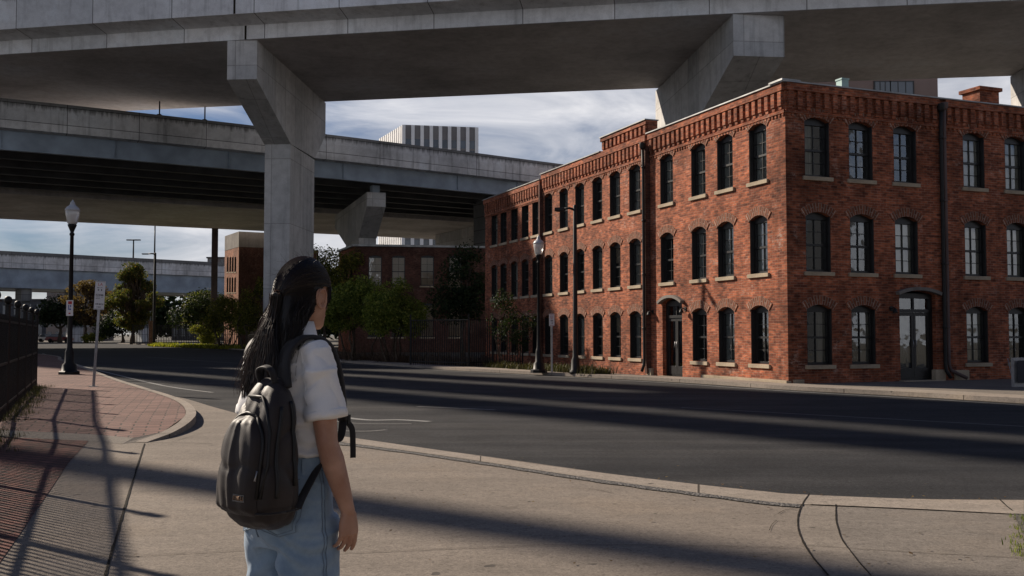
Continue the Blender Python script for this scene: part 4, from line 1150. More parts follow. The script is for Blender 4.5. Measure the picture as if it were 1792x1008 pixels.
# tan block beyond the roofs at the right
Y5 = 95.0; c5 = at_y(1641, 150, Y5); TB = Vector((-1, 0, 0)); zt5 = at_y(1641, 100, Y5).z
T5 = thing('apartment_block', 'tan block with wide dark windows peeping over the roof under the overhead viaduct', 'building', (c5.x, Y5, 0))
tan = flat_mat('tan_render', (.26, .19, .165), .85, 0, .2, .1, .3)
m = MB(); m.prism([(c5.x - 24, Y5), (c5.x, Y5), (c5.x, Y5 + 12), (c5.x - 24, Y5 + 12)], 0, zt5); m.build('wall', tan, T5)
z5 = at_y(1600, 158, Y5).z
for x0, w in ((-2.4, 2.2), (-4.6, 1.5), (-12.5, 3.0), (-17, 3.0), (-21, 2.5)):
    for dz in (0, -3.4, -6.8):
        f = MB(); f.box((c5.x + x0 - w / 2, Y5 - .02, z5 + dz), (w + .2, .12, 1.8)); fo = f.build('window', MT['win_frame'], T5)
        for i in range(3):
            g_ = MB(); g_.box((c5.x + x0 - w + (i + .5) * w / 3, Y5 - .07, z5 + dz), (w / 3 - .1, .05, 1.6)); g_.build('pane', gdark, fo)
# distant housing at the far left and low sheds
def far_block(label, u0, u1, vt, Y, mat, floors, bays, cat='building', name='distant_block'):
    a = at_y(u0, 600, Y); b = at_y(u1, 600, Y); zt = at_y(u0, vt, Y).z
    o = thing(name, label, cat, ((a.x + b.x) / 2, Y, 0)); m = MB(); m.box(((a.x + b.x) / 2, Y + 6, zt / 2), (b.x - a.x, 12, zt)); m.build('wall', mat, o)
    w = (b.x - a.x) / bays; h = zt / floors
    for fl_ in range(floors):
        for k in range(bays):
            g_ = MB(); g_.box((a.x + (k + .5) * w, Y - .01, (fl_ + .55) * h), (w * .5, .1, h * .55)); g_.build('window', gdark, o)
    m = MB(); m.box(((a.x + b.x) / 2, Y + 6, zt + .2), (b.x - a.x + .6, 12.6, .4)); m.build('roof', MT['roof'], o)
    return o
hz = flat_mat('hazy_block_render', (.20, .18, .175), .9, 0, .2, .15, .2); hz2 = flat_mat('hazy_shed', (.07, .075, .085), .9, 0, .2, .15, .2)
far_block('grey apartment block at the end of the street behind the left lantern lamp post', 80, 160, 500, 215, hz, 5, 6, name='apartment_house')
far_block('long low dark shed on the skyline behind the left fence', -160, 78, 526, 240, hz2, 2, 12, name='shed')
far_block('low grey building beneath the far viaduct, right of the autumn tree', 300, 420, 545, 225, hz2, 2, 9, name='shed')
far_block('pale stepped block peeping over the far viaduct beside the steel column', 361, 392, 452, 300, hz, 12, 3, name='apartment_house')

# unseen block added behind and right of the viewpoint to darken the mill's right front
OB = thing('sky_blocker', 'unseen dark block added across the junction to dim the corner mill front', 'building', (40, -14, 0))
ov = Vector((.931, .364)); on = Vector((-.364, .931)); o0 = Vector((8.0, -17.0))
m = MB(); m.obox((o0.x, o0.y, -.03), (ov.x * 52, ov.y * 52, 0), (-on.x * 14, -on.y * 14, 0), (0, 0, 18)); m.build('wall', hz2, OB)
for fl_ in range(5):
    for k in range(12):
        q = o0 + ov * (2 + 4 * k); g_ = MB(); g_.obox((q.x, q.y, 1.2 + 3.6 * fl_), (ov.x * 1.6, ov.y * 1.6, 0), (on.x * .03, on.y * .03, 0), (0, 0, 2.0)); g_.build('window', gdark, OB)
# ================================================================== street furniture
def lantern_lamp(label, base, ztop, scale=1.0):
    x, y, zb = base; t_ = thing('street_lamp', label, 'street lamp', base, 'lantern street lamps'); S = scale; H = ztop - zb
    pl = MB()
    pl.lathe([(.27 * S, 0), (.27 * S, .10), (.23 * S, .12), (.21 * S, .30), (.14 * S, .38), (.13 * S, .70), (.11 * S, .78), (.085 * S, .86), (.075 * S, 1.2), (.055 * S, H - 1.15 * S), (.075 * S, H - 1.13 * S), (.075 * S, H - 1.08 * S), (.05 * S, H - 1.04 * S), (.07 * S, H - .98 * S), (.12 * S, H - .86 * S), (.14 * S, H - .80 * S), (.10 * S, H - .78 * S)], base, 16)
    post = pl.build('post', MT['black_metal'], t_)
    bm_ = MB(); bm_.lathe([(.33 * S, 0), (.33 * S, .09), (.28 * S, .12)], (x, y, zb - .005), 8, smooth=False); bm_.build('base', MT['black_metal'], t_)
    gm = MB(); gm.lathe([(.10 * S, 0), (.15 * S, .05 * S), (.20 * S, .30 * S), (.215 * S, .42 * S), (.20 * S, .44 * S)], (x, y, ztop - .80 * S), 10); gm.build('lamp_globe', MT['lamp_glass'], t_)
    rm = MB(); rm.lathe([(.225 * S, 0), (.23 * S, .03 * S), (.17 * S, .12 * S), (.10 * S, .17 * S), (.07 * S, .22 * S), (.075 * S, .26 * S), (.03 * S, .31 * S), (.012 * S, .36 * S)], (x, y, ztop - .365 * S), 12)
    rm.build('lamp_roof', MT['lamp_top'], t_)
    bb = MB(); bb.lathe([(.03, 0), (.05, .05), (.045, .14), (.01, .2)], (x, y, ztop - .76 * S), 8); bb.build('bulb', MT['lamp_top'], t_)
    return t_
MT['lamp_top'] = flat_mat('pale_lamp_roof', (.42, .43, .45), .45, 0, .5, .1, 8)
bL = at_z(121, 655, .126); lantern_lamp('black lantern lamp post carrying a small plaque on the brick footway', (bL.x, bL.y, .124), at_y(125, 349, bL.y).z, 1.02)
bR = at_z(943, 652, .10); lantern_lamp('black lantern lamp post on the verge before the brick building', (bR.x, bR.y, .10), at_y(943, 411, bR.y).z, .86)

def glyph_rows(mb, o, ax, az, rows, dep):
    """rows of small raised marks: (x0, z, char widths..., height)"""
    for x, z, n, cw, hgt, gap, rg in rows:
        for i in range(n):
            if rg.random() < .12: x += cw * 1.0; continue
            w = cw * rg.uniform(.6, 1.0)
            p = o + ax * x + az * z
            k = rg.random()
            if k < .4: mb.obox(p, ax * w * .34, dep, az * hgt); mb.obox(p + ax * w * .66, ax * w * .3, dep, az * hgt * rg.uniform(.5, 1))
            elif k < .7: mb.obox(p, ax * w, dep, az * hgt * .3); mb.obox(p + az * hgt * .5, ax * w, dep, az * hgt * .35)
            else: mb.obox(p, ax * w * .9, dep, az * hgt * .8)
            x += cw + gap

def text_mesh(body, size, M, mat, parent, name, ext=.002):
    cu = bpy.data.curves.new(name, 'FONT'); cu.body = body; cu.size = size; cu.extrude = ext; cu.align_x = 'CENTER'; cu.align_y = 'CENTER'
    tmp = bpy.data.objects.new(name + '_tmp', cu); C.objects.link(tmp); bpy.context.view_layer.update()
    me = bpy.data.meshes.new_from_object(tmp.evaluated_get(bpy.context.evaluated_depsgraph_get()))
    bpy.data.objects.remove(tmp); me.transform(M); me.materials.clear(); me.materials.append(mat)
    o = bpy.data.objects.new(name, me); C.objects.link(o); o.parent = parent; o.matrix_parent_inverse = base_matrix(parent).inverted(); return o

sign_w = flat_mat('white_sign_face', (.62, .61, .62), .5, 0, .4, .05, 8); sign_red = flat_mat('red_sign_ink', (.42, .03, .04), .5, 0, .3, .05, 8); sign_blk = flat_mat('black_sign_ink', (.02, .02, .03), .5, 0, .3, .05, 8)
sign_blue = flat_mat('blue_sign_ink', (.07, .1, .32), .5, 0, .3, .05, 8)
def post_sign(name, label, base, zt, w, h, yaw, tilt, rows_red, rows_blk, red_text, grp=None):
    t_ = thing(name, label, 'sign', base, grp); x, y, zb = base
    tl = Vector((sin(tilt), 0, cos(tilt))); ax = Vector((cos(yaw), sin(yaw), 0)); ax = (ax - tl * ax.dot(tl)).normalized(); az = tl; nr = ax.cross(az)
    if nr.y > 0: nr = -nr
    B = Vector(base); H = (zt - zb) / cos(tilt)
    m = MB(); m.obox(B - ax * .03 - nr * .02, ax * .06, nr * .03, az * (H - .02)); m.obox(B - ax * .10 - nr * .08, ax * .2, nr * .16, az * .012); m.build('post', MT['galv'], t_)
    o = B + az * (H - h) - ax * (w / 2) + nr * .014
    p = MB(); p.obox(o, ax * w, nr * .006, az * h); pl = p.build('sign_plate', sign_w, t_)
    rg = random.Random(5)
    fr = MB(); o2 = o + nr * .0065
    for a, b in ((o2, ax * w),): pass
    for zz in (.012, h - .02):
        fr = MB(); fr.obox(o2 + ax * .012 + az * zz, ax * (w - .024), nr * .001, az * .008); fr.build('sign_border', sign_blk if not rows_red else sign_red, pl)
    if red_text:
        R = Matrix((( ax.x, az.x, nr.x, 0), (ax.y, az.y, nr.y, 0), (ax.z, az.z, nr.z, 0), (0, 0, 0, 1)))
        c = o2 + ax * (w * .5) + az * (h * red_text[1]); text_mesh(red_text[0], red_text[2], Matrix.Translation(c) @ R, sign_red, pl, 'red_lettering', .001)
    k = MB(); glyph_rows(k, o2, ax, az, [(a * w, b * h, n, cw, hg, gp, rg) for a, b, n, cw, hg, gp in rows_blk], nr * .001); k.build('black_lettering', sign_blk, pl)
    if rows_red:
        k = MB(); glyph_rows(k, o2, ax, az, [(a * w, b * h, n, cw, hg, gp, rg) for a, b, n, cw, hg, gp in rows_red], nr * .001); k.build('red_marks', sign_red, pl)
    return t_
bs = at_z(163.5, 676.5, .126); hS = at_y(172, 492, bs.y).z; px = bs.y / F
post_sign('parking_sign', 'tall white sign with red letters on a leaning post on the brick footway', (bs.x, bs.y, .126), hS, 17 * px, 50 * px, .12, .052,
          [], [(.22, .76, 5, .022, .02, .005), (.28, .66, 3, .035, .05, .006), (.12, .48, 7, .024, .05, .003), (.10, .43, 8, .02, .018, .004), (.14, .375, 5, .022, .018, .004), (.16, .17, 7, .024, .04, .003), (.16, .07, 5, .028, .035, .006)],
          ('LA', .88, .10))
bs = at_z(966, 652, .10); hS = at_y(964.5, 549, bs.y).z; px = bs.y / F
post_sign('parking_sign', 'small red and white sign on a straight post before the brick building', (bs.x, bs.y, .10), hS, 9.2 * px, 21.5 * px, .1, -.004,
          [(.16, .86, 4, .026, .03, .006), (.24, .68, 3, .03, .05, .005), (.3, .54, 2, .03, .04, .006)], [(.3, .38, 2, .034, .05, .01), (.3, .18, 2, .034, .05, .01)], None)
# plaque strapped to the left lamp
pq = thing('lamp_plaque', 'small white plaque with red and blue marks strapped to the left lamp post', 'sign', (bL.x, bL.y - .1, at_y(123, 552, bL.y).z))
zc = at_y(123, 539, bL.y - .1).z; m = MB(); m.box((bL.x + .02, bL.y - .10, zc), (.22, .012, .50)); pl = m.build('sign_plate', sign_w, pq)
m = MB(); m.box((bL.x + .03, bL.y - .108, zc + .17), (.12, .004, .09)); m.box((bL.x + .02, bL.y - .108, zc - .17), (.06, .004, .04)); m.build('red_marks', sign_red, pl)
m = MB(); m.box((bL.x - .01, bL.y - .108, zc + .02), (.03, .004, .16)); m.box((bL.x + .04, bL.y - .108, zc - .04), (.05, .004, .05)); m.box((bL.x + .05, bL.y - .108, zc + .06), (.03, .004, .07)); m.build('blue_marks', sign_blue, pl)
m = MB()
for dz in (-.15, .15): m.tube([(bL.x + .075 * cos(a), bL.y + .075 * sin(a), zc + dz) for a in [i * pi / 6 for i in range(13)]], .008, 5)
m.build('strap', MT['galv'], pq)

def arm_light(label, base, zt, arm_dx, arm_dy, r=.07, head=.5):
    x, y, zb = base; t_ = thing('street_light', label, 'street light', base, 'street lights with side arms')
    m = MB(); m.lathe([(r * 2.6, 0), (r * 2.6, .08), (r * 2.0, .14), (r * 1.8, .45), (r * 1.25, .55), (r * 1.1, .9), (r * .8, zt - zb), (r * .5, zt - zb + .05)], base, 12); m.build('post', MT['dark_metal'], t_)
    a = MB(); e = Vector((x + arm_dx, y + arm_dy, zt - .08)); a.tube([(x, y, zt - .12), (x + arm_dx * .5, y + arm_dy * .5, zt - .06), e], [r * .55, r * .5, r * .45], 8); a.build('arm', MT['dark_metal'], t_)
    d = Vector((arm_dx, arm_dy, 0)).normalized(); p = Vector((-d.y, d.x, 0)); h = MB()
    h.obox(e - p * head * .22 - Vector((0, 0, .07)), d * head, p * head * .44, (0, 0, .11)); h.obox(e + d * .04 - p * head * .16 - Vector((0, 0, .10)), d * (head - .1), p * head * .32, (0, 0, .028)); h.build('lamp_head', MT['dark_metal'], t_, bevel=.015)
    return t_
b = at_z(1007, 654, .10); s_ = b.y / F; arm_light('slim dark street light with a side arm against the brick building', (b.x, b.y, .10), at_y(1003, 361, b.y).z, -.36, .02, .075, .32)
b = at_z(269, 604, .05); s_ = b.y / F; arm_light('street light with a boxy head beside the autumn tree across the road', (b.x, b.y, 0), at_y(271, 443, b.y).z, -12 * s_, 0, .17, 11 * s_)

# ---- fences
def picket_fence(label, pts, h, zb, post_sp, name='picket_fence', sp=.105, ball=True, mat=None, pr=.009, hp=.16, rails=(.14, .52, .90)):
    mat = mat or MT['black_metal']; P0 = pts[0]
    t_ = thing(name, label, 'fence', (P0[0], P0[1], zb)); pk = MB(); rl = MB(); posts = []
    for a, b in zip(pts[:-1], pts[1:]):
        A, Bv = Vector((a[0], a[1], zb)), Vector((b[0], b[1], zb)); d = Bv - A; L = d.length; t = d.normalized(); nn = Vector((-t.y, t.x, 0))
        k = max(1, round(L / post_sp))
        for i in range(k): posts.append(A + d * (i / k))
        for f_ in rails:
            rl.obox(A + Vector((0, 0, h * f_)) - nn * .018, d, nn * .036, (0, 0, .036))
        n_ = int(L / sp)
        for i in range(n_):
            q = A + t * (sp * (i + .5)); pk.obox(q - t * pr - nn * pr + Vector((0, 0, .06)), t * 2 * pr, nn * 2 * pr, (0, 0, h * .97 - .06))
    posts.append(Vector((pts[-1][0], pts[-1][1], zb)))
    pk.build('picket_panel', mat, t_); rl.build('rail', mat, t_)
    for q in posts:
        m = MB(); m.box((q.x, q.y, zb + (h + hp) / 2), (.06, .06, h + hp)); po = m.build('post', mat, t_)
        if ball:
            m = MB(); m.box((q.x, q.y, zb + h + hp + .012), (.105, .105, .022)); m.lathe([(.03, 0), (.055, .035), (.062, .07), (.05, .11), (.02, .13)], (q.x, q.y, zb + h + hp + .022), 10); m.build('post_cap', mat, po)
    return t_
fd = Vector((-.39, .92)).normalized(); fpt = Vector((-7.95, 15.7)) 
picket_fence('near black picket fence with ball topped posts along the brick footway at the left', [tuple(fpt - fd * 13.0), tuple(fpt), tuple(fpt + fd * 9.3)], 1.70, .05, 2.32, pr=.0125, hp=.10)
pf0, pf1, pf2 = at_z(718, 640.5, .05), at_z(820, 643.5, .05), at_z(938, 651, .05)
picket_fence('black picket fence on the far verge running up to the brick building', [(pf0.x, pf0.y), (pf1.x, pf1.y), (at_z(862, 642, .05).x, at_z(862, 642, .05).y), (.45, 42.2)], 2.05, .03, 2.6, sp=.13, ball=False, pr=.013, rails=(.1, .95))
# far dark mesh fence beyond the autumn tree
fa, fb_ = at_z(238, 603.5, 0), at_z(372, 607.5, 0)
picket_fence('tall dark fence on the far verge behind the street light and autumn tree', [(fa.x - 2, fa.y + 4), (fb_.x, fb_.y + 14), (-20, 104)], 2.7, 0, 5.0, name='mesh_fence', sp=.35, ball=False, pr=.03, rails=(.05, .5, .96))
m = MB(); b = at_z(263, 606, 0); m.box((b.x, b.y, 1.45), (.35, .35, 2.9)); m.box((b.x, b.y, 2.93), (.42, .42, .06)); tag(m.build('wooden_post', MT['wood']), 'reddish wooden post standing left of the far street light', 'post')
# folding notice board at the right edge
t_ = thing('notice_board', 'grey folding notice board on the pavement by the right wall', 'sign', tuple(at_z(1789, 676, .1)))
b = at_z(1790, 677, .1); m = MB()
m.obox((b.x - .22, b.y - .02, .10), (.5, .18, 0), (-.03, .08, 0), (0, .0, .72)); m.build('panel', MT['galv'], t_)
m = MB(); m.obox((b.x - .16, b.y - .022, .20), (.40, .144, 0), (-.001, .003, 0), (0, 0, .55)); m.xform(Matrix.Translation((.012, -.03, 0))); m.build('poster', sign_blk, t_)
m = MB()
for k in (0, 1): m.tube([(b.x - .2 + .46 * k, b.y + .02 + .17 * k, .10), (b.x - .26 + .46 * k, b.y + .2 + .17 * k, .8)], .012, 5)
m.build('rear_frame', MT['galv'], t_)

# ================================================================== vegetation
LM = {'green': leaf_mat('bush_leaves', [(0, (.06, .085, .02)), (.45, (.13, .17, .035)), (.8, (.22, .25, .055)), (1, (.30, .29, .07))]),
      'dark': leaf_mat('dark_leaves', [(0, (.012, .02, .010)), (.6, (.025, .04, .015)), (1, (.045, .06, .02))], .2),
      'autumn': leaf_mat('autumn_leaves', [(0, (.04, .055, .02)), (.55, (.085, .10, .032)), (.82, (.13, .115, .035)), (.94, (.17, .10, .035)), (1, (.24, .16, .04))]),
      'brown': leaf_mat('russet_leaves', [(0, (.07, .045, .025)), (.5, (.12, .075, .04)), (.85, (.15, .10, .05)), (1, (.22, .16, .05))]),
      'olive': leaf_mat('olive_leaves', [(0, (.05, .065, .018)), (.5, (.12, .13, .03)), (.85, (.20, .18, .045)), (1, (.30, .24, .05))]),
      'dry': leaf_mat('dry_twigs', [(0, (.06, .04, .03)), (.6, (.11, .075, .055)), (1, (.16, .11, .08))], .1),
      'verge': leaf_mat('verge_blades', [(0, (.03, .035, .015)), (.5, (.06, .06, .025)), (1, (.12, .10, .05))], .15),
      'yellow': leaf_mat('yellow_green_leaves', [(0, (.10, .12, .02)), (.6, (.2, .2, .03)), (1, (.28, .24, .04))])}

def leaves(mb, blobs, n, size, rg, thr=.42, freq=1.1, seed=0.0, droop=.0):
    tot = sum(b[1][0] * b[1][1] * b[1][2] for b in blobs); c = 0; tries = 0
    while c < n and tries < n * 12:
        tries += 1
        r = rg.random() * tot
        for ctr, rad in blobs:
            r -= rad[0] * rad[1] * rad[2]
            if r <= 0: break
        d = Vector((rg.gauss(0, 1), rg.gauss(0, 1), rg.gauss(0, 1))).normalized()
        rr = rg.random() ** .42 * (1 + .22 * noise.noise(d * 2.2 + Vector((seed, ctr[0], ctr[2]))) + rg.gauss(0, .05))
        p = Vector((ctr[0] + d.x * rad[0] * rr, ctr[1] + d.y * rad[1] * rr, ctr[2] + d.z * rad[2] * rr))
        g = noise.noise(p * freq + Vector((seed, 0, 0))) * .5 + .5
        if g < thr * rg.uniform(.75, 1.2): continue
        s = size * rg.uniform(.55, 1.35)
        nr = (d + Vector((rg.gauss(0, .8), rg.gauss(0, .8), rg.gauss(0, .8) + .4))).normalized(); a = nr.orthogonal().normalized(); a = (a * cos(rg.uniform(0, 6.28)) + nr.cross(a) * sin(rg.uniform(0, 6.28))).normalized(); b = nr.cross(a)
        P = [p - a * s * .5, p + b * s * .32 + nr * s * .06, p + a * s * .55, p - b * s * .32 + nr * s * .06]
        mb.add(P, [(0, 1, 2, 3)]); c += 1

def limb_path(p, q, rg, n=5, amp=.08):
    p, q = Vector(p), Vector(q); L = (q - p).length
    return [p.lerp(q, i / n) + Vector((rg.gauss(0, amp), rg.gauss(0, amp), rg.gauss(0, amp * .5))) * L * (0 if i in (0,) else .5) for i in range(n + 1)]

def tree(name, label, cat, base, blobs, n, size, lm, trunk_r, fork=.35, seed=1, stems=1, thr=.42, freq=1.1, group=None, spread=.3, twigs=0):
    rg = random.Random(seed); B = Vector(base); t_ = thing(name, label, cat, base, group)
    top = max(b[0][2] + b[1][2] for b in blobs); m = MB()
    bl = [(B + Vector(b[0]), b[1]) for b in blobs]
    for s in range(stems):
        sx, sy = (rg.uniform(-spread, spread), rg.uniform(-spread, spread)) if stems > 1 else (0, 0)
        f = B + Vector((sx * 2.2 * (stems > 1), sy * 2.2 * (stems > 1), top * fork)); st = B + Vector((sx, sy, -.05))
        path = limb_path(st, f, rg, 4, .06); m.tube(path, [trunk_r * (1.35 - .2 * i) if i < 2 else trunk_r * (1.0 - .1 * i) for i in range(5)], 8)
        mine = bl if stems == 1 else [bl[(s + k) % len(bl)] for k in range(2)]
        for ctr, rad in mine:
            lp = limb_path(f, ctr, rg, 5, .1); m.tube(lp, [trunk_r * .55 * (1 - .15 * i) for i in range(6)], 6)
            for k in range(4):
                d = Vector((rg.uniform(-1, 1) * rad[0], rg.uniform(-1, 1) * rad[1], rg.uniform(-.4, .9) * rad[2])) * .8
                m.tube(limb_path(lp[3], ctr + d, rg, 4, .1), [trunk_r * .28 * (1 - .2 * i) for i in range(5)], 5)
    m.build('trunk', MT['bark'], t_)
    lv = MB(); leaves(lv, bl, n, size, rg, thr, freq, seed * 3.7); lv.build('crown', lm, t_)
    if twigs:
        tw = MB()
        for i in range(twigs):
            a = rg.uniform(0, 6.28); r = rg.uniform(.3, 1.0) * twigs ** .5 * .10; p = B + Vector((cos(a) * r * 1.2, sin(a) * r * .6, 0)); q = p + Vector((rg.gauss(0, .35), rg.gauss(0, .3), rg.uniform(.5, 1.5)))
            tw.tube(limb_path(p, q, rg, 3, .1), [.012, .01, .008, .004], 3)
        tw.build('dry_twigs', LM['dry'], t_)
    return t_
def sc_at(u, v, z=0): p = at_z(u, v, z); return p, p.y / F
# bushes right of the girl (about 54 m away)
p, s = sc_at(622, 634.5); tree('bush', 'large sunlit green bush with bare lower stems right beside the girl', 'bush', p, [((-.5, -.9, 2.7), (1.25, 1.1, 1.1)), ((.4, -.7, 3.3), (1.1, 1, 1.0)), ((-.9, -.9, 2.1), (.7, .7, .5)), ((.9, -.9, 2.4), (.8, .9, .8))], 14000, .115, LM['green'], .06, .38, 11, 6, .38, 1.6, 'bushes along the far verge', .5, 70)
p, s = sc_at(690, 637.5); tree('bush', 'darker green bush standing left of the far picket fence', 'bush', p, [((-.2, -.8, 2.7), (1.2, 1.1, 1.0)), ((.7, -.6, 2.2), (1.0, 1, 1.0)), ((-.6, -.9, 1.8), (.7, .7, .55)), ((.2, -.9, 3.4), (.7, .7, .6))], 12000, .11, LM['green'], .06, .36, 12, 6, .40, 1.6, 'bushes along the far verge', .5, 60)
p, s = sc_at(566, 618); tree('tree', 'leafy green tree behind the girl between the tall pier and the low brick building', 'tree', p + Vector((-.5, 3.0, 0)), [((0, 0, 6.2), (2.0, 1.8, 2.0)), ((1.4, 0, 5.0), (1.7, 1.6, 1.9)), ((-.9, 0, 7.0), (1.3, 1.3, 1.3)), ((1.9, .3, 7.3), (1.1, 1.1, 1.0)), ((.6, 0, 3.2), (2.0, 1.7, 1.6))], 9000, .20, LM['olive'], .16, .30, 13, 1, .40, .9)
# bushes left of the girl (about 88 m)
p, s = sc_at(392, 611); tree('bush', 'broad dark green bush at the foot of the orange brick building, on the far verge', 'bush', p, [((0, 0, 3.4), (1.8, 1.5, 1.5)), ((-1.3, .2, 2.2), (1.3, 1.2, 1.1)), ((1.3, 0, 2.6), (1.4, 1.3, 1.3)), ((.3, 0, 4.4), (1.0, 1, .8))], 8000, .17, LM['olive'], .08, .33, 14, 6, .42, 1.1, 'bushes along the far verge', .6, 60)
p, s = sc_at(442, 613); tree('bush', 'tall bush with yellowing tips in front of the tall pier', 'bush', p, [((0, 0, 3.8), (1.4, 1.2, 1.8)), ((.6, 0, 5.6), (.9, .9, .9)), ((-.7, .2, 2.3), (1.1, 1.0, 1.0)), ((1.3, .2, 2.6), (1.3, 1.1, 1.4))], 7000, .17, LM['olive'], .08, .33, 15, 6, .42, 1.1, 'bushes along the far verge', .6, 50)
p, s = sc_at(363, 607); tree('bush', 'small low bush on the grass beside the steel column', 'bush', p, [((0, 0, 1.2), (1.3, 1.1, .9)), ((-1.2, 0, 1.9), (.9, .8, .6))], 2500, .17, LM['olive'], .05, .3, 16, 4, .4, 1.1, 'bushes along the far verge', .4)
# autumn oak
p, s = sc_at(232, 602.5); S = s * 153 / 11.5
rgb = random.Random(8)
def cone_blobs(n, zlo, zhi, rlo, rmax, rad, pk=.35):
    out = []
    for i in range(n):
        t = rgb.random(); z = zlo + (zhi - zlo) * t; e = rmax * ((t / pk) ** .6 if t < pk else ((1 - t) / (1 - pk)) ** .8) + .1
        a = rgb.uniform(0, 6.28); r = e * rgb.uniform(.35, 1.0); s_ = rad * rgb.uniform(.6, 1.25); out.append(((cos(a) * r, sin(a) * r * .8, z), (s_ * 1.2, s_, s_ * .62)))
    return out
tree('autumn_tree', 'big autumn tree turning from green to rust, by the street light across the road', 'tree', p, cone_blobs(64, 2.4, 11.2, .5, 4.4, 1.05), 26000, .25, LM['autumn'], .30, .22, 21, 1, .40, .7)
p, s = sc_at(150, 600.5); tree('russet_tree', 'small russet tree behind the left lamp post and parking sign', 'tree', p, cone_blobs(22, 2.6, 9.6, .5, 4.2, 1.5, .45), 9000, .32, LM['brown'], .3, .3, 22, 1, .42, .5)
p, s = sc_at(105, 599.5); tree('dark_tree', 'dark round tree at the far end of the street before the apartment block', 'tree', p, [((0, 0, 5.4), (4.2, 3.0, 2.6)), ((-2.8, 0, 4.2), (2.2, 2.2, 1.6)), ((2.8, 0, 4.4), (2.4, 2.2, 1.8))], 5000, .42, LM['dark'], .35, .3, 23, 1, .38, .5)
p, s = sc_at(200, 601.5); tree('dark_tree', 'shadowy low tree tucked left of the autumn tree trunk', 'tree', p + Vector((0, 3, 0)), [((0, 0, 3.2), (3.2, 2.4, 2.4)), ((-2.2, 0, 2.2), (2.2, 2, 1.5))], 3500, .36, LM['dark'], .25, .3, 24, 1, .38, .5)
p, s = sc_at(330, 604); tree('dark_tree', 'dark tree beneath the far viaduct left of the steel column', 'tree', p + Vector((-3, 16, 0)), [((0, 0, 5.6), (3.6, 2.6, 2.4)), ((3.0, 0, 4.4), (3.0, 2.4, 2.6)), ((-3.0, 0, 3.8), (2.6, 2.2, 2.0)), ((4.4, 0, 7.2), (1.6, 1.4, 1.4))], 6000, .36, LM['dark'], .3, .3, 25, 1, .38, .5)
p, s = sc_at(160, 600.5); tree('yellow_shrub', 'bright yellow green shrub at the kerb under the russet tree', 'shrub', p + Vector((1.5, -3, 0)), [((0, 0, .9), (1.9, 1.0, .8)), ((1.5, 0, 1.3), (1.0, .8, .6))], 1500, .25, LM['yellow'], .05, .3, 26, 3, .35, .6)
# dark climber-covered tree in the gap beside the brick building and the shrub on its wall
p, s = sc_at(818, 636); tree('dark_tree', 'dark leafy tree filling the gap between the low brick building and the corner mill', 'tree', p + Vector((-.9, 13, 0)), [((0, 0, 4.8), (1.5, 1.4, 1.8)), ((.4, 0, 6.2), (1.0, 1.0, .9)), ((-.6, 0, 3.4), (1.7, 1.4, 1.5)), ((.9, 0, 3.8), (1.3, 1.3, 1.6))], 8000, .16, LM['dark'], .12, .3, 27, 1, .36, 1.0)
p, s = sc_at(893, 646); tree('wall_shrub', 'thin straggly shrub against the shaded end of the brick building', 'shrub', p, [((-.2, 0, 2.0), (.75, .5, 1.0)), ((.3, 0, 1.4), (.6, .4, .9)), ((-.3, 0, 2.8), (.5, .4, .5)), ((.8, .1, 1.9), (.4, .3, .5))], 2600, .08, LM['dark'], .03, .3, 28, 5, .45, 2.0, None, .3)

m = MB(); rg = random.Random(90); bl_ = []
for i in range(34):
    u = 262 + i * 12.5; q = at_y(u, 590, 232 + 8 * rg.random()); hh = rg.uniform(7, 12.5); bl_.append(((q.x, q.y, hh * .55), (rg.uniform(2.5, 4.0), 2.5, hh * .5)))
leaves(m, bl_, 22000, 1.15, rg, .12, .4, 5.0); tag(m.build('distant_trees', LM['dark']), kind='stuff')
p, s = sc_at(300, 603); tree('dark_tree', 'dense dark tree behind the far dark fence, left of the low grey shed', 'tree', p + Vector((-2, 22, 0)), cone_blobs(26, 1.4, 8.5, 1.0, 4.4, 1.6, .4), 8000, .36, LM['olive'], .3, .25, 35, 1, .36, .5)
def tufts(name, mat, spots, rg, h, w=.004, n=9, parts=1):
    m = MB()
    for (x, y, z, sc) in spots:
        for i in range(n):
            a = rg.uniform(0, 6.28); hh = h * sc * rg.uniform(.5, 1.2); lx, ly = cos(a) * hh * rg.uniform(.1, .7), sin(a) * hh * rg.uniform(.1, .7); px, py = x + rg.gauss(0, .06) * sc, y + rg.gauss(0, .06) * sc
            ww = w * sc * rg.uniform(.7, 1.4); t = Vector((-sin(a), cos(a), 0)) * ww
            b = Vector((px, py, z)); q = b + Vector((lx * .4, ly * .4, hh * .6)); e = b + Vector((lx, ly, hh))
            m.add([b - t, b + t, q + t * .8, q - t * .8, e], [(0, 1, 2, 3), (3, 2, 4)])
    return tag(m.build(name, mat), kind='stuff')
rg = random.Random(31); sp = []
for i in range(300):                       # at the foot of the near fence
    k = rg.uniform(-4.5, 9.3); off = rg.uniform(.0, .45) * rg.random(); q = fpt + fd * k + Vector((fd.y, -fd.x)) * off
    sp.append((q.x, q.y, .0 if q.y < 14.5 else .12, rg.uniform(.4, 1.2)))
tufts('verge_grass', LM['verge'], sp, rg, .10, .003, 14)
sp = []
for i in range(620):                       # weeds before the brick building
    u = rg.uniform(850, 1068); k = (u - 850) / 218; q = at_z(u, 641.5 + 16.0 * k + rg.uniform(-3.5, 1.5), .09)
    if noise.noise((q.x * .9, q.y * .9, 4)) > -.05: sp.append((q.x, q.y, .08, rg.uniform(.3, 1.9)))
tufts('roadside_weeds', LM['verge'], sp, rg, .16, .008, 14)
sp = []
for i in range(900):
    u = rg.uniform(560, 860); k = (u - 560) / 300; q = at_z(u, 631 + 11 * k + rg.uniform(-5, .0) , .0); sp.append((q.x, q.y, .0, rg.uniform(.5, 1.4)))
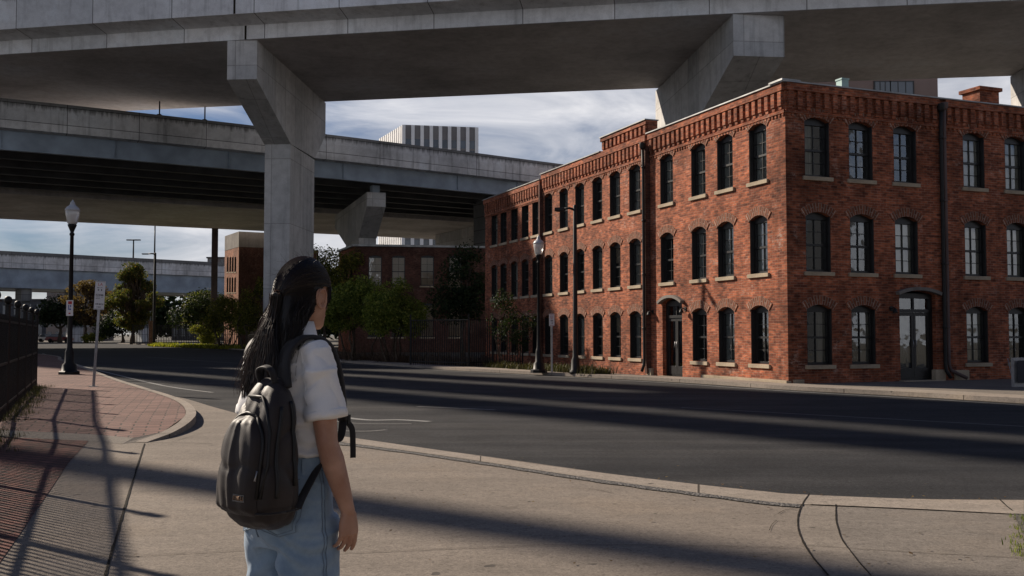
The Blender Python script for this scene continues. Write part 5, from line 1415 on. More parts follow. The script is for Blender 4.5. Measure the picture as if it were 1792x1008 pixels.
tufts('dry_verge_weeds', LM['dry'], sp, rg, .35, .014, 9)
m = MB(); gp_ = [at_z(u, v, .04) for u, v in ((262, 605.5), (300, 607), (350, 608), (440, 613), (446, 609), (380, 605), (330, 601.5), (268, 602))]
m.sheet([(q.x, q.y) for q in gp_], .045); tag(m.build('lawn', flat_mat('lawn_grass', (.10, .14, .03), .9, 0, .2, .35, .8)), kind='structure')
sp = []
for i in range(2200):
    u = rg.uniform(262, 440); k = (u - 262) / 178; q = at_z(u, rg.uniform(602.5, 606) + 6.5 * k, .04); sp.append((q.x, q.y, .04, rg.uniform(.8, 1.6)))
tufts('lawn_blades', LM['yellow'], sp, rg, .22, .05, 5)
sp = []
for i in range(60):
    q = at_z(rg.uniform(1776, 1830), rg.uniform(905, 985), .01)
    if (q.x - 2.9) > 0: sp.append((q.x, q.y, .008, rg.uniform(.3, .8)))
tufts('pavement_weeds', LM['green'], sp, rg, .06, .004, 12)
m = MB(); m.sheet([xy(1773, 902), xy(1830, 905), xy(1850, 1010), xy(1800, 960)], .0165); tag(m.build('planting_soil', MT['ground']), kind='structure')
# fallen leaves and grit by the fence and in the gutter
m = MB()
for i in range(420):
    r_ = rg.random()
    if r_ < .6: q = fpt + fd * rg.uniform(-4, 9) + Vector((fd.y, -fd.x)) * abs(rg.gauss(.15, .25)); z = .018 if q.y < 14 else .13
    elif r_ < .8: pp_ = near_apron[rg.randrange(10, len(near_apron) - 14)]; q = Vector(pp_) + Vector((rg.gauss(0, .06), rg.gauss(.05, .05))); z = .018
    else: a_ = at_z(rg.uniform(200, 1700), rg.uniform(790, 1000), 0); q = a_.to_2d(); z = .018
    s_ = rg.uniform(.008, .022); a_ = rg.uniform(0, 6.28); d1 = Vector((cos(a_), sin(a_), rg.uniform(-.2, .3))) * s_; d2 = Vector((-sin(a_), cos(a_), rg.uniform(-.2, .3))) * s_ * .6; c_ = Vector((q.x, q.y, z + .006))
    m.add([c_ - d1, c_ + d2, c_ + d1, c_ - d2], [(0, 1, 2, 3)])
tag(m.build('fallen_leaves', LM['brown']), kind='stuff')

# two cars parked far down the street
def car(label, u, v, col, yaw):
    p = at_z(u, v, 0); t_ = thing('parked_car', label, 'car', (p.x, p.y, 0), 'cars parked far down the street')
    R = Matrix.Translation((p.x, p.y, 0)) @ Matrix.Rotation(yaw, 4, 'Z'); paint = flat_mat('car_paint', col, .3, .2, .6, .05, 1)
    m = MB(); m.loft([[(x, y, z) for x, z in ((-2.1, .35), (2.1, .35), (2.15, .7), (1.2, .92), (-1.9, .98), (-2.15, .7))] for y in (-.85, .85)], smooth=False); m.xform(R).build('body', paint, t_, bevel=.06)
    m = MB(); m.loft([[(x, y * k, z) for x, z, k in ((-1.7, .96, 1), (1.0, .92, 1), (.35, 1.42, .88), (-1.2, 1.45, .88))] for y in (-.78, .78)], smooth=False); m.xform(R).build('cabin', gdark, t_, bevel=.05)
    for x in (-1.3, 1.3):
        for y in (-.85, .85):
            m = MB(); m.tube([(x, y - .1, .33), (x, y + .1, .33)], .33, 14); m.xform(R).build('wheel', MT['black_metal'], t_)
car('pale car parked far down the street by the apartment house', 86, 598.6, (.5, .5, .52), .3)
car('dark red car parked far down the street under the dark tree', 104, 599.3, (.16, .03, .03), .2)
# ================================================================== the girl and her backpack
def skin_mat():
    m, nt, b = new_mat('skin'); h = N(nt)
    c = h.ramp(h.noise(h.coord(), 14, 4), [(.3, (.36, .185, .125)), (.55, (.44, .25, .175)), (.7, (.50, .29, .21))])
    h.l(c, b.inputs['Base Color']); b.inputs['Roughness'].default_value = .48; b.inputs['Specular IOR Level'].default_value = .4
    b.inputs['Subsurface Weight'].default_value = .12; b.inputs['Subsurface Radius'].default_value = (.012, .005, .003)
    h.bump(h.noise(h.coord(), 260, 3), .08, .002, b); return m
def cloth_mat(name, lo, hi, rough, weave=900, bumpy=.25, sheen=.2):
    m, nt, b = new_mat(name); h = N(nt)
    c = h.ramp(h.noise(h.coord(), 9, 6, .65), [(.3, lo), (.7, hi)])
    c = h.mix(.3, c, h.ramp(h.noise(h.coord(), weave, 2), [(.3, .7), (.7, 1.2)]), 'MULTIPLY')
    h.l(c, b.inputs['Base Color']); b.inputs['Roughness'].default_value = rough; b.inputs['Specular IOR Level'].default_value = .25
    b.inputs['Sheen Weight'].default_value = sheen
    h.bump(h.noise(h.coord(), weave, 2), bumpy, .001, b); return m
MT['skin'] = skin_mat()
MT['shirt'] = cloth_mat('white_cotton', (.82, .81, .80), (.87, .86, .85), .85)
MT['denim'] = cloth_mat('light_blue_denim', (.17, .25, .35), (.29, .39, .50), .85, 700, .4)
MT['stitch'] = flat_mat('denim_stitching', (.15, .20, .26), .9, 0, .1, .2, 60)
MT['nylon'] = cloth_mat('charcoal_brown_nylon', (.020, .016, .016), (.034, .026, .025), .5, 1200, .3, .08)
MT['nylon2'] = cloth_mat('black_webbing', (.014, .013, .014), (.024, .022, .023), .6, 1200, .3, .1)
MT['zip'] = flat_mat('black_zip', (.008, .008, .009), .5, 0, .4, .2, 90)
def hair_mat():
    m, nt, b = new_mat('black_hair'); h = N(nt)
    g = h.n('ShaderNodeNewGeometry')
    c = h.ramp(g.outputs['Random Per Island'], [(0, (.006, .005, .005)), (.7, (.014, .010, .009)), (1, (.030, .018, .013))])
    h.l(c, b.inputs['Base Color']); b.inputs['Roughness'].default_value = .38; b.inputs['Specular IOR Level'].default_value = .42
    tr = h.n('ShaderNodeBsdfTranslucent'); tr.inputs['Color'].default_value = (.30, .12, .06, 1)
    mx = h.n('ShaderNodeMixShader'); mx.inputs[0].default_value = .22
    h.l(b.outputs[0], mx.inputs[1]); h.l(tr.outputs[0], mx.inputs[2]); h.l(mx.outputs[0], nt.nodes['Material Output'].inputs['Surface'])
    return m
MT['hair'] = hair_mat()

HB, HH = radians(38), radians(30)          # body and head headings, clockwise from straight ahead
PB = at_y(513, 585, 3.36); PB.z = .012
def RZ(a): return Matrix.Rotation(-a, 4, 'Z')
MBODY = Matrix.Translation((PB.x, PB.y, 0)) @ RZ(HB)
HC = Vector((.0, .045, 1.529))             # head centre in the body frame
MHEAD = MBODY @ Matrix.Translation(HC) @ RZ(HH - HB) @ Matrix.Rotation(radians(3), 4, 'Y')

def oval(cx, cy, cz, rx, ry, n=28, ryb=None, ex=2.0, tilt=0.0):
    out = []
    for k in range(n):
        t = 2 * pi * k / n; c, s_ = cos(t), sin(t)
        x = rx * abs(c) ** (2 / ex) * (1 if c >= 0 else -1); r = ry if s_ >= 0 else (ryb or ry); y = r * abs(s_) ** (2 / ex) * (1 if s_ >= 0 else -1)
        out.append((cx + x, cy + y, cz + tilt * y))
    return out

def bake(mb, name, mat, parent, M, voxel, smooth_it=6, displace=None, sf=.5):
    me = mb.mesh(name + '_raw'); o = bpy.data.objects.new(name + '_raw', me); C.objects.link(o)
    r = o.modifiers.new('r', 'REMESH'); r.mode = 'VOXEL'; r.voxel_size = voxel; r.use_smooth_shade = True
    s = o.modifiers.new('s', 'SMOOTH'); s.iterations = smooth_it; s.factor = sf
    bpy.context.view_layer.update()
    me2 = bpy.data.meshes.new_from_object(o.evaluated_get(bpy.context.evaluated_depsgraph_get()))
    bpy.data.objects.remove(o); bpy.data.meshes.remove(me); me2.name = name
    if displace:
        nn = [v.normal.copy() for v in me2.vertices]
        for v, n_ in zip(me2.vertices, nn): v.co = v.co + n_ * displace(v.co)
        me2.update()
    me2.transform(M); me2.materials.clear(); me2.materials.append(mat)
    for p in me2.polygons: p.use_smooth = True
    o = bpy.data.objects.new(name, me2); C.objects.link(o)
    if parent is not None: o.parent = parent; o.matrix_parent_inverse = base_matrix(parent).inverted()
    return o

def limb(mb, pts, rad, n=16, flat=1.0, up=None):
    """tapered limb with rounded ends"""
    pts = [Vector(p) for p in pts]; d0 = (pts[0] - pts[1]).normalized(); d1 = (pts[-1] - pts[-2]).normalized()
    P = [pts[0] + d0 * rad[0] * .8, pts[0] + d0 * rad[0] * .45] + pts + [pts[-1] + d1 * rad[-1] * .45, pts[-1] + d1 * rad[-1] * .8]
    R = [rad[0] * .45, rad[0] * .85] + list(rad) + [rad[-1] * .85, rad[-1] * .45]
    mb.tube(P, R, n, flat=flat, up=up)

# ---- body: one continuous skin surface
body = MB()
# head (head frame, transformed into the body frame first)
hd = MB()
prof = [(-.112, .000, .066, .018, .012, .012), (-.100, .0, .05, .036, .036, .03), (-.078, .0, .02, .050, .068, .05), (-.050, .0, .0, .059, .089, .072), (-.02, .0, .0, .066, .094, .086), (.012, .0, .0, .072, .091, .096), (.045, 0, 0, .074, .092, .100), (.072, 0, 0, .071, .088, .098), (.095, 0, 0, .059, .072, .084), (.110, 0, 0, .038, .046, .056), (.117, 0, 0, .012, .015, .02)]
hd.loft([oval(0, cy, z, rx, ry, 32, rb, 2.15) for z, _, cy, rx, ry, rb in prof])
limb(hd, [(0, .088, .005), (0, .100, -.025), (0, .108, -.035)], [.008, .011, .012], 10)     # nose
limb(hd, [(-.02, .086, -.064), (0, .094, -.064), (.02, .086, -.064)], [.006, .009, .006], 8)  # lips
limb(hd, [(-.045, .076, .022), (-.02, .09, .026), (.0, .088, .022)], [.007, .008, .006], 8); limb(hd, [(.045, .076, .022), (.02, .09, .026), (.0, .088, .022)], [.007, .008, .006], 8)
for sx in (-1, 1):                                                                          # ears: rim, bowl, lobe
    e = Vector((sx * .074, -.008, -.005))
    ring = [e + Vector((sx * (.008 + .006 * (cos(a) < 0)), -.019 * cos(a) * -1 * -1 - .004 * sin(a), .031 * sin(a))) for a in [i * 2 * pi / 14 for i in range(15)]]
    hd.tube(ring, .0055, 8); hd.lathe([(.001, -.026), (.012, -.018), (.016, .0), (.013, .02), (.002, .028)], e + Vector((sx * .0, 0, 0)), 10)
    limb(hd, [e + Vector((sx * .006, .006, -.028)), e + Vector((sx * .006, .008, -.034))], [.0075, .006], 8)
Mh = Matrix.Translation(HC) @ RZ(HH - HB) @ Matrix.Rotation(radians(3), 4, 'Y')
body.join(hd.xform(Mh))
limb(body, [(0, -.012, 1.33), (0, .0, 1.40), (0, .018, 1.45), (.0, .03, 1.50)], [.062, .052, .047, .048], 20)
body.loft([oval(0, 0, .80, .10, .08), oval(0, 0, .90, .14, .10), oval(0, 0, 1.05, .122, .088), oval(0, 0, 1.2, .135, .095), oval(0, -.005, 1.30, .148, .082), oval(0, -.01, 1.355, .12, .06), oval(0, -.005, 1.39, .06, .045)])
def arm(sx, sh, el, wr, dirn, fwd):
    sh, el, wr = Vector(sh), Vector(el), Vector(wr)
    u1 = sh.lerp(el, .35); u2 = sh.lerp(el, .75); f1 = el.lerp(wr, .25); f2 = el.lerp(wr, .65)
    limb(body, [sh, u1, u2, el, f1, f2, wr], [.043, .043, .039, .035, .039, .032, .0235], 18)
    # hand: palm + five fingers
    d = Vector(dirn).normalized(); w_ = Vector(fwd); w_ = (w_ - d * w_.dot(d)).normalized(); t = d.cross(w_) * sx; 
    if t.x * sx > 0: t = -t                   # palm side faces the thigh
    pal = MB()
    P = [(-.012, .021, .019), (.012, .026, .0175), (.038, .035, .0155), (.065, .038, .0145), (.084, .037, .012)]
    rings = []
    for a, hw, th in P:
        c = wr + d * a + w_ * .002; rings.append([c + w_ * (hw * abs(cos(k)) ** .8 * (1 if cos(k) >= 0 else -1)) + t * (th * sin(k)) for k in [2 * pi * i / 16 for i in range(16)]])
    body.loft(rings)
    for off, ln, r, curl, sp in ((-.0285, .058, .0072, .62, -.10), (-.0095, .070, .0080, .52, -.03), (.0100, .076, .0084, .42, .03), (.0285, .070, .0082, .34, .09)):
        root = wr + d * .080 + w_ * off; q = root.copy(); pts = [wr + d * .06 + w_ * off * .92, root]; ang = .10
        for k, fr in enumerate((.44, .32, .24)):
            ang += curl * (.55, .75, .6)[k]
            q = q + (d * cos(ang) + t * sin(ang) + w_ * sp * .8).normalized() * ln * fr; pts.append(q.copy())
        limb(body, pts, [r * 1.02, r * 1.06, r, r * .93, r * .78], 10)
    tb = wr + d * .018 + w_ * .024 + t * .006
    limb(body, [tb, tb + d * .030 + w_ * .014 + t * .012, tb + d * .058 + w_ * .016 + t * .022, tb + d * .080 + w_ * .013 + t * .028], [.0135, .0118, .0100, .0078], 10)
SHR, ELR, WRR = (.143, -.012, 1.312), (.188, -.012, 1.050), (.208, .060, .828)
arm(1, SHR, ELR, WRR, (-.01, .06, -1), (.12, 1, 0.05))
arm(-1, (-.148, -.012, 1.325), (-.188, -.01, 1.052), (-.205, .06, .835), (.0, .10, -1), (-.12, 1, 0.05))
for sx in (-1, 1):
    limb(body, [(sx * .082, 0, .82), (sx * .085, .01, .47), (sx * .085, -.005, .28), (sx * .085, -.02, .08)], [.075, .052, .050, .036], 16)
    limb(body, [(sx * .085, -.03, .05), (sx * .092, .05, .035), (sx * .1, .13, .03)], [.034, .034, .024], 12)
person = bake(body, 'person', MT['skin'], None, MBODY, .0036, 3, sf=.4)
tag(person, 'young woman with long black hair, white shirt and pale jeans, seen from behind', 'person')

# ---- shirt
def fold(p, amp, fx, fy, fz, seed=0): return amp * noise.noise(Vector((p.x * fx + seed, p.y * fy, p.z * fz)))
sh = MB()
sh.loft([oval(0, -.002, .990, .150, .122), oval(0, -.002, 1.015, .152, .121), oval(0, 0, 1.10, .147, .114), oval(0, .006, 1.2, .155, .122), oval(0, .004, 1.27, .156, .110), oval(0, -.006, 1.325, .150, .086), oval(0, -.01, 1.365, .120, .068), oval(0, -.006, 1.395, .076, .056), oval(0, .004, 1.425, .058, .055)])
for sx in (-1, 1):
    a, b = Vector((sx * .140, -.012, 1.328)), Vector((sx * .180, -.010, 1.130))
    sh.tube([a + Vector((sx * -.05, 0, .012)), a, a.lerp(b, .3), a.lerp(b, .65), b], [.048, .058, .061, .064, .067], 22, flat=1.0)
def shirt_disp(p):
    k = fold(p, .010, 5, 5, 11) + fold(p, .004, 13, 13, 20, 9)
    r1 = 1 - abs(noise.noise(Vector((p.x * 5 + p.z * 6, p.y * 6, p.z * 7 - p.x * 4)))) * 3.0; k += .008 * max(0, r1) ** 3
    r2 = 1 - abs(noise.noise(Vector((p.x * 9 - p.z * 5 + 7, p.y * 9, p.z * 11)))) * 3.2; k -= .006 * max(0, r2) ** 3
    lo = max(0, 1 - abs(p.z - 1.0) / .12); k += lo * .010 * sin(p.z * 75 + 9 * noise.noise(p * 7)) 
    for sx in (-1, 1):     # drag lines from the armpit
        d = (p - Vector((sx * .15, -.03, 1.22))).length; k += .007 * max(0, 1 - d / .15) * sin(d * 95 + 5 * noise.noise(p * 9))
    return k
shirt = bake(sh, 'shirt', MT['shirt'], person, MBODY, .006, 6, shirt_disp)
def bvh_of(o):
    me = o.data; return BVHTree.FromPolygons([v.co.copy() for v in me.vertices], [tuple(p.vertices) for p in me.polygons])
def body_pt(x, y, z): return MBODY @ Vector((x, y, z))
# sleeve hem bands, collar
for sx in (-1, 1):
    hm = MB(); b = Vector((sx * .180, -.010, 1.130)); a = Vector((sx * .140, -.012, 1.328)); dn = (b - a).normalized()
    hm.tube([b - dn * .022, b - dn * .018, b + dn * .004, b + dn * .002], [.0672, .0698, .0705, .063], 26)
    hm.xform(MBODY).build('sleeve_hem', MT['shirt'], person)
cl_ = MB(); nC_ = 28
r0 = oval(0, .006, 1.398, .068, .064, nC_, .062); r1 = oval(0, .012, 1.442, .057, .057, nC_, .056); r2 = oval(0, .010, 1.444, .061, .061, nC_, .060); r3 = oval(0, .002, 1.392, .083, .078, nC_, .079)
cl_.loft([r0, r1, r2, r3], cap=False); cl_.xform(MBODY).build('collar', MT['shirt'], person)
sbv = bvh_of(shirt)
def seam_ring(c, nrm, rad, n=40, off=.0016):
    c = Vector(c); nrm = Vector(nrm).normalized(); a = nrm.orthogonal().normalized(); b = nrm.cross(a); out = []
    for i in range(n + 1):
        d = a * cos(2 * pi * i / n) + b * sin(2 * pi * i / n); o = MBODY @ (c + d * rad); D_ = (MBODY.to_3x3() @ -d).normalized(); hit = sbv.ray_cast(o, D_)
        out.append((hit[0] - D_ * off * .3) if hit[0] is not None else o)
    return out
for sx in (-1, 1):
    m = MB(); m.tube(seam_ring((sx * .128, -.01, 1.285), (1, 0, .22 * sx), .16), .0016, 5); m.build('armhole_seam', MT['shirt'], person)
m = MB(); m.tube(seam_ring((0, 0, 1.012), (0, 0, 1), .3, 60), .0014, 5); m.build('hem_seam', MT['shirt'], person)
for sx in (-1, 1):
    m = MB(); e = Vector((sx * .0835, -.008, -.004)); pts = [Mh @ (e + Vector((sx * (.002 + .004 * (sin(a) > 0) + .005 * (cos(a) < -.2)), -.017 * cos(a) - .002, .029 * sin(a) + .002))) for a in [pi * (-.35 + 1.55 * i / 16) for i in range(17)]]
    m.tube([MBODY @ q for q in pts], [.0030 - .0012 * abs(i - 8) / 8 for i in range(17)], 7)
    pts = [Mh @ (e + Vector((sx * .003, -.009 * cos(a), .018 * sin(a)))) for a in [pi * (.05 + .9 * i / 10) - pi / 2 + pi for i in range(11)]]
    m.tube([MBODY @ q for q in pts], .0022, 6); m.build('ear_rim', MT['skin'], person)
# ---- jeans
jn = MB()
jn.loft([oval(.008, 0, .70, .152, .125), oval(.008, -.004, .78, .158, .124, 28, .138), oval(.007, -.006, .84, .160, .120, 28, .140), oval(.004, -.004, .90, .155, .114, 28, .130), oval(0, 0, .955, .147, .111), oval(0, 0, 1.0, .141, .108)])
for sx in (-1, 1):
    rings = []
    for z, cx, cy, rx, ry in ((.80, .078, -.004, .082, .115), (.70, .081, -.004, .084, .112), (.60, .084, 0, .083, .104), (.45, .090, .004, .083, .098), (.28, .10, -.006, .088, .098), (.05, .102, -.012, .090, .104)):
        rings.append(oval(sx * cx + .010, cy, z, rx, ry, 24))
    jn.loft(rings)
def jean_disp(p):
    k = fold(p, .006, 6, 6, 9, 4) + fold(p, .003, 16, 16, 16, 2)
    r1 = 1 - abs(noise.noise(Vector((p.x * 6 + p.z * 4, p.y * 6, p.z * 8 + 3)))) * 3.2; k += .006 * max(0, r1) ** 3
    s_ = max(0, 1 - abs(p.z - .70) / .16) * (1 if p.y < 0 else .4)
    k += s_ * .006 * sin(p.z * 70 + abs(p.x) * 30 + 7 * noise.noise(p * 6))
    return k
jeans = bake(jn, 'jeans', MT['denim'], person, MBODY, .006, 5, jean_disp)
jb = bvh_of(jeans)
def drape(bv, pts, dirn, off):
    """project body-frame points onto a garment along a body-frame direction"""
    D_ = (MBODY.to_3x3() @ Vector(dirn)).normalized(); out = []
    for p in pts:
        o = MBODY @ Vector(p); hit = bv.ray_cast(o - D_ * .6, D_)
        out.append((hit[0] - D_ * off) if hit[0] is not None else o)
    return out
def dline(bv, P, dirn, off, r, mb, k=8):
    pts = []
    for a, b in zip(P[:-1], P[1:]):
        a, b = Vector(a), Vector(b)
        for i in range(k): pts.append(a.lerp(b, i / k))
    pts.append(Vector(P[-1])); mb.tube(drape(bv, pts, dirn, off), r, 5)
for sx in (-1, 1):
    pk = MB(); N_ = 10; g_ = []
    for j in range(N_ + 1):
        tz = j / N_
        for i in range(N_ + 1):
            tx = i / N_ * 2 - 1; wd = .066 - .010 * tz; z = .885 - (.115 + .018 * (1 - abs(tx))) * tz
            g_.append((sx * (.083 + .005 * tz) + tx * wd, -.2, z))
    V_ = drape(jb, g_, (0, 1, 0), .005)
    pk.add(V_, [(j * (N_ + 1) + i, j * (N_ + 1) + i + 1, (j + 1) * (N_ + 1) + i + 1, (j + 1) * (N_ + 1) + i) for j in range(N_) for i in range(N_)], smooth=True)
    po = pk.build('back_pocket', MT['denim'], person)
    st = MB(); cx = sx * .083
    for ins_k, oo in ((0, .007), (.007, .0075)):
        w0, w1 = .065 - ins_k, .055 - ins_k
        dline(jb, [(cx - w0, -.2, .884), (cx - w1 + sx * .005, -.2, .772 + ins_k), (cx + sx * .005, -.2, .754 + ins_k), (cx + w1 + sx * .005, -.2, .772 + ins_k), (cx + w0, -.2, .884)], (0, 1, 0), oo, .0010, st)
    for dz in (.0, -.011): dline(jb, [(cx - .064, -.2, .882 + dz), (cx + .064, -.2, .882 + dz)], (0, 1, 0), .007, .0010, st)
    st.build('pocket_stitching', MT['stitch'], po)
sm = MB()
dline(jb, [(0, -.3, .97), (0, -.3, .90), (0, -.3, .80), (0, -.3, .745)], (0, 1, 0), .002, .0022, sm)
dline(jb, [(-.13, -.3, .935), (0, -.3, .905), (.13, -.3, .935)], (0, 1, 0), .002, .0018, sm)
for y in (-.012, .0): dline(jb, [(.4, y, .96), (.4, y, .80), (.4, y, .55), (.4, y, .2)], (-1, 0, 0), .0015, .0016, sm, 14)
sm.build('seam_stitching', MT['stitch'], person)
wb = MB(); V0 = []
rngs = [oval(0, 0, z, .148 - (z - .95) * .10, .1135 - (z - .95) * .06, 40) for z in (.960, .980, 1.0)]
wb.loft(rngs, cap=False)
for a in (250, 290, 330, 20): 
    c_ = Vector((.147 * cos(radians(a)), .113 * sin(radians(a)), .972)); wb.box(tuple(c_), (.012, .012, .05), radians(a))
wb.xform(MBODY).build('waistband', MT['denim'], person)
# shoes
so_ = MB()
for sx in (-1, 1):
    so_.loft([oval(sx * .095, .04, .012, .046, .14, 24, .11), oval(sx * .095, .04, .03, .046, .138, 24, .108), oval(sx * .094, .03, .065, .040, .10, 24, .09), oval(sx * .09, .0, .095, .036, .05, 24, .06)])
so_.xform(MBODY).build('shoes', MT['shirt'], person)
er = MB(); p = MHEAD @ Vector((.085, .000, -.036)); er.lathe([(.0008, -.0035), (.003, -.002), (.0035, 0), (.003, .002), (.0008, .0035)], p, 8); er.build('earring', MT['galv'], person)
ey = MB()
for sx in (-1, 1): ey.lathe([(.001, -.011), (.008, -.008), (.011, 0), (.008, .008), (.001, .011)], MHEAD @ Vector((sx * .032, .080, .010)), 12)
ey.build('eyes', flat_mat('dark_eye', (.04, .03, .03), .2), person)

# ---- hair: half tied back, the rest falling to the shoulder blades
HR = Vector((.084, .098, .122))
def skull(d, lift=1.0):
    """scalp surface in the head frame along direction d"""
    d = d.normalized(); ry = .101 if d.y > 0 else .115; rz = .128 if d.z > 0 else .11
    k = 1 / sqrt((d.x / .0835) ** 2 + (d.y / ry) ** 2 + (d.z / rz) ** 2); return d * k * lift
TIE = Vector((-.004, -.128, -.004))
cap = MB(); rings = []
for z, rx, ryf, ryb, cy in ((-.115, .05, .012, .052, -.055), (-.08, .066, .012, .07, -.04), (-.05, .077, .016, .086, -.03), (-.02, .082, .020, .096, -.024), (.005, .083, .030, .106, -.016), (.03, .083, .055, .109, -.010), (.055, .081, .084, .109, -.006), (.075, .075, .089, .103, -.004), (.095, .063, .075, .09, -.004), (.109, .042, .05, .062, -.006), (.119, .016, .02, .025, -.008)):
    rings.append(oval(0, cy, z, rx, ryf, 32, ryb, 2.1))
rings = [[(p[0] * .955, (p[1] + .01) * .955 - .01, p[2] * .97) for p in r] for r in rings]
cap.loft(rings); cap.xform(Mh)
cap.loft([oval(.0, -.035, 1.55, .052, .040), oval(.002, -.045, 1.50, .062, .038), oval(.003, -.058, 1.45, .066, .034), oval(.003, -.070, 1.40, .070, .030), oval(.0, -.086, 1.345, .068, .026), oval(.0, -.102, 1.29, .058, .020), oval(-.002, -.112, 1.24, .044, .012)])
hair = bake(cap, 'hair', MT['hair'], person, MBODY, .007, 6)
rg = random.Random(77); hs = MB()
tie_b = Mh @ TIE
def strand(pts, r0, r1, tint=None):
    n = len(pts); hs.tube(pts, [r0 + (r1 - r0) * i / (n - 1) for i in range(n)], 3, cap=False)
Mhi = Mh.inverted()
def near_ear(p):
    q = Mhi @ p; return abs(q.x) > .055 and -.034 < q.y < .03 and -.05 < q.z < .036
# swept back to the tie
for i in range(2400):
    az = rg.uniform(-2.05, 2.05); el = rg.uniform(-.05, 1.45)
    lim = .72 - .30 * abs(az) if abs(az) < 1.25 else (.34 if abs(az) < 1.7 else .05)
    if el < lim: el = lim + rg.random() * .25
    d0 = Vector((sin(az) * cos(el), cos(az) * cos(el), sin(el))); d1 = TIE.normalized()
    pts = []; K = 8; lift = rg.uniform(1.02, 1.065)
    for k in range(K + 1):
        t = k / K; ang = d0.angle(d1); d = (d0 * sin((1 - t) * ang) + d1 * sin(t * ang)) / max(sin(ang), 1e-3)
        q = skull(d, lift + .012 * sin(pi * t) ) 
        if t > .75: q = q.lerp(TIE + Vector((rg.gauss(0, .008), 0, rg.gauss(0, .008))), (t - .75) * 3.6)
        pts.append(Mh @ q)
    if not any(near_ear(p) for p in pts): strand(pts, .0016, .0012)
# tail below the tie and the loose hair under it
def fall(p0, sx, y_out, zend, n=11, spread=1.0, wav=.006):
    pts = []; z0 = p0.z; ph = rg.uniform(0, 6.28)
    for k in range(n + 1):
        t = k / n; z = z0 + (zend - z0) * t; e = t * t * (3 - 2 * t)
        x = p0.x + (sx - p0.x) * e + wav * sin(ph + t * 7) * t; yb = -.086 - .042 * max(0, min(1, (1.47 - z) / .24))
        y = p0.y + (yb + y_out - p0.y) * min(1, t * 2.2) + wav * cos(ph * 1.7 + t * 6) * t
        pts.append(Vector((x, y, z)))
    return pts
for i in range(2600):
    p0 = tie_b + Vector((rg.gauss(0, .007), rg.gauss(0, .006), rg.gauss(0, .006)))
    pts = fall(p0, rg.gauss(-.016, .038), rg.uniform(-.024, .004), rg.uniform(1.185, 1.30), wav=rg.uniform(.002, .010))
    strand(pts, .0012, .0006)
for i in range(3200):
    az = rg.uniform(1.92, 2 * pi - 1.92); el = rg.uniform(-.62, .16)
    d0 = Vector((sin(az) * cos(el), cos(az) * cos(el), sin(el))); p0 = Mh @ skull(d0, rg.uniform(.99, 1.03))
    q = p0.copy(); sxx = q.x * rg.uniform(.70, 1.12) + rg.gauss(-.006, .012)
    pts = fall(q, sxx, rg.uniform(-.014, .02) + .05 * min(1, abs(q.x) / .09) ** 2, rg.uniform(1.20, 1.36) + .05 * abs(q.x) / .09, wav=rg.uniform(.002, .008)); strand(pts, .0012, .0006)
# fine flyaways on the crown and the temple wisps
for i in range(90):
    az = rg.uniform(-3, 3); el = rg.uniform(.3, 1.5); d0 = Vector((sin(az) * cos(el), cos(az) * cos(el), sin(el))); p = skull(d0, 1.03); tdir = Vector((rg.gauss(0, 1), rg.gauss(-.6, 1), rg.gauss(.3, .6))).normalized(); L_ = rg.uniform(.02, .05)
    strand([Mh @ p, Mh @ (p + tdir * L_ * .5 + d0 * .004), Mh @ (p + tdir * L_ + d0 * .010)], .0005, .0002)
for i in range(120):
    a = rg.uniform(0, 1); d0 = Vector((.80 - .25 * a, .38 + .42 * a, .42 + .1 * a)); p = skull(d0, 1.01); e = Vector((.0755 - .006 * a, .026 + .034 * a, -.005 - rg.uniform(0, .05) * (1 - a)))
    strand([Mh @ p, Mh @ (p.lerp(e, .5) + Vector((.002, .001, 0))), Mh @ e], .0010, .0003)
hs.xform(MBODY)
bm_ = bmesh.new(); bm_.from_mesh(hair.data); tmp = hs.mesh('strands'); bm_.from_mesh(tmp)
bm_.to_mesh(hair.data); bm_.free(); bpy.data.meshes.remove(tmp)
for p in hair.data.polygons: p.use_smooth = True
ht = MB(); c_ = MBODY @ tie_b; ax_ = Vector((MBODY.to_3x3() @ Vector((0, -.5, -1))).normalized())
a1 = ax_.orthogonal().normalized(); a2 = ax_.cross(a1)
ht.tube([c_ + a1 * .014 * cos(t) + a2 * .014 * sin(t) for t in [i * 2 * pi / 16 for i in range(17)]], .007, 8); ht.build('hair_tie', MT['nylon2'], person)

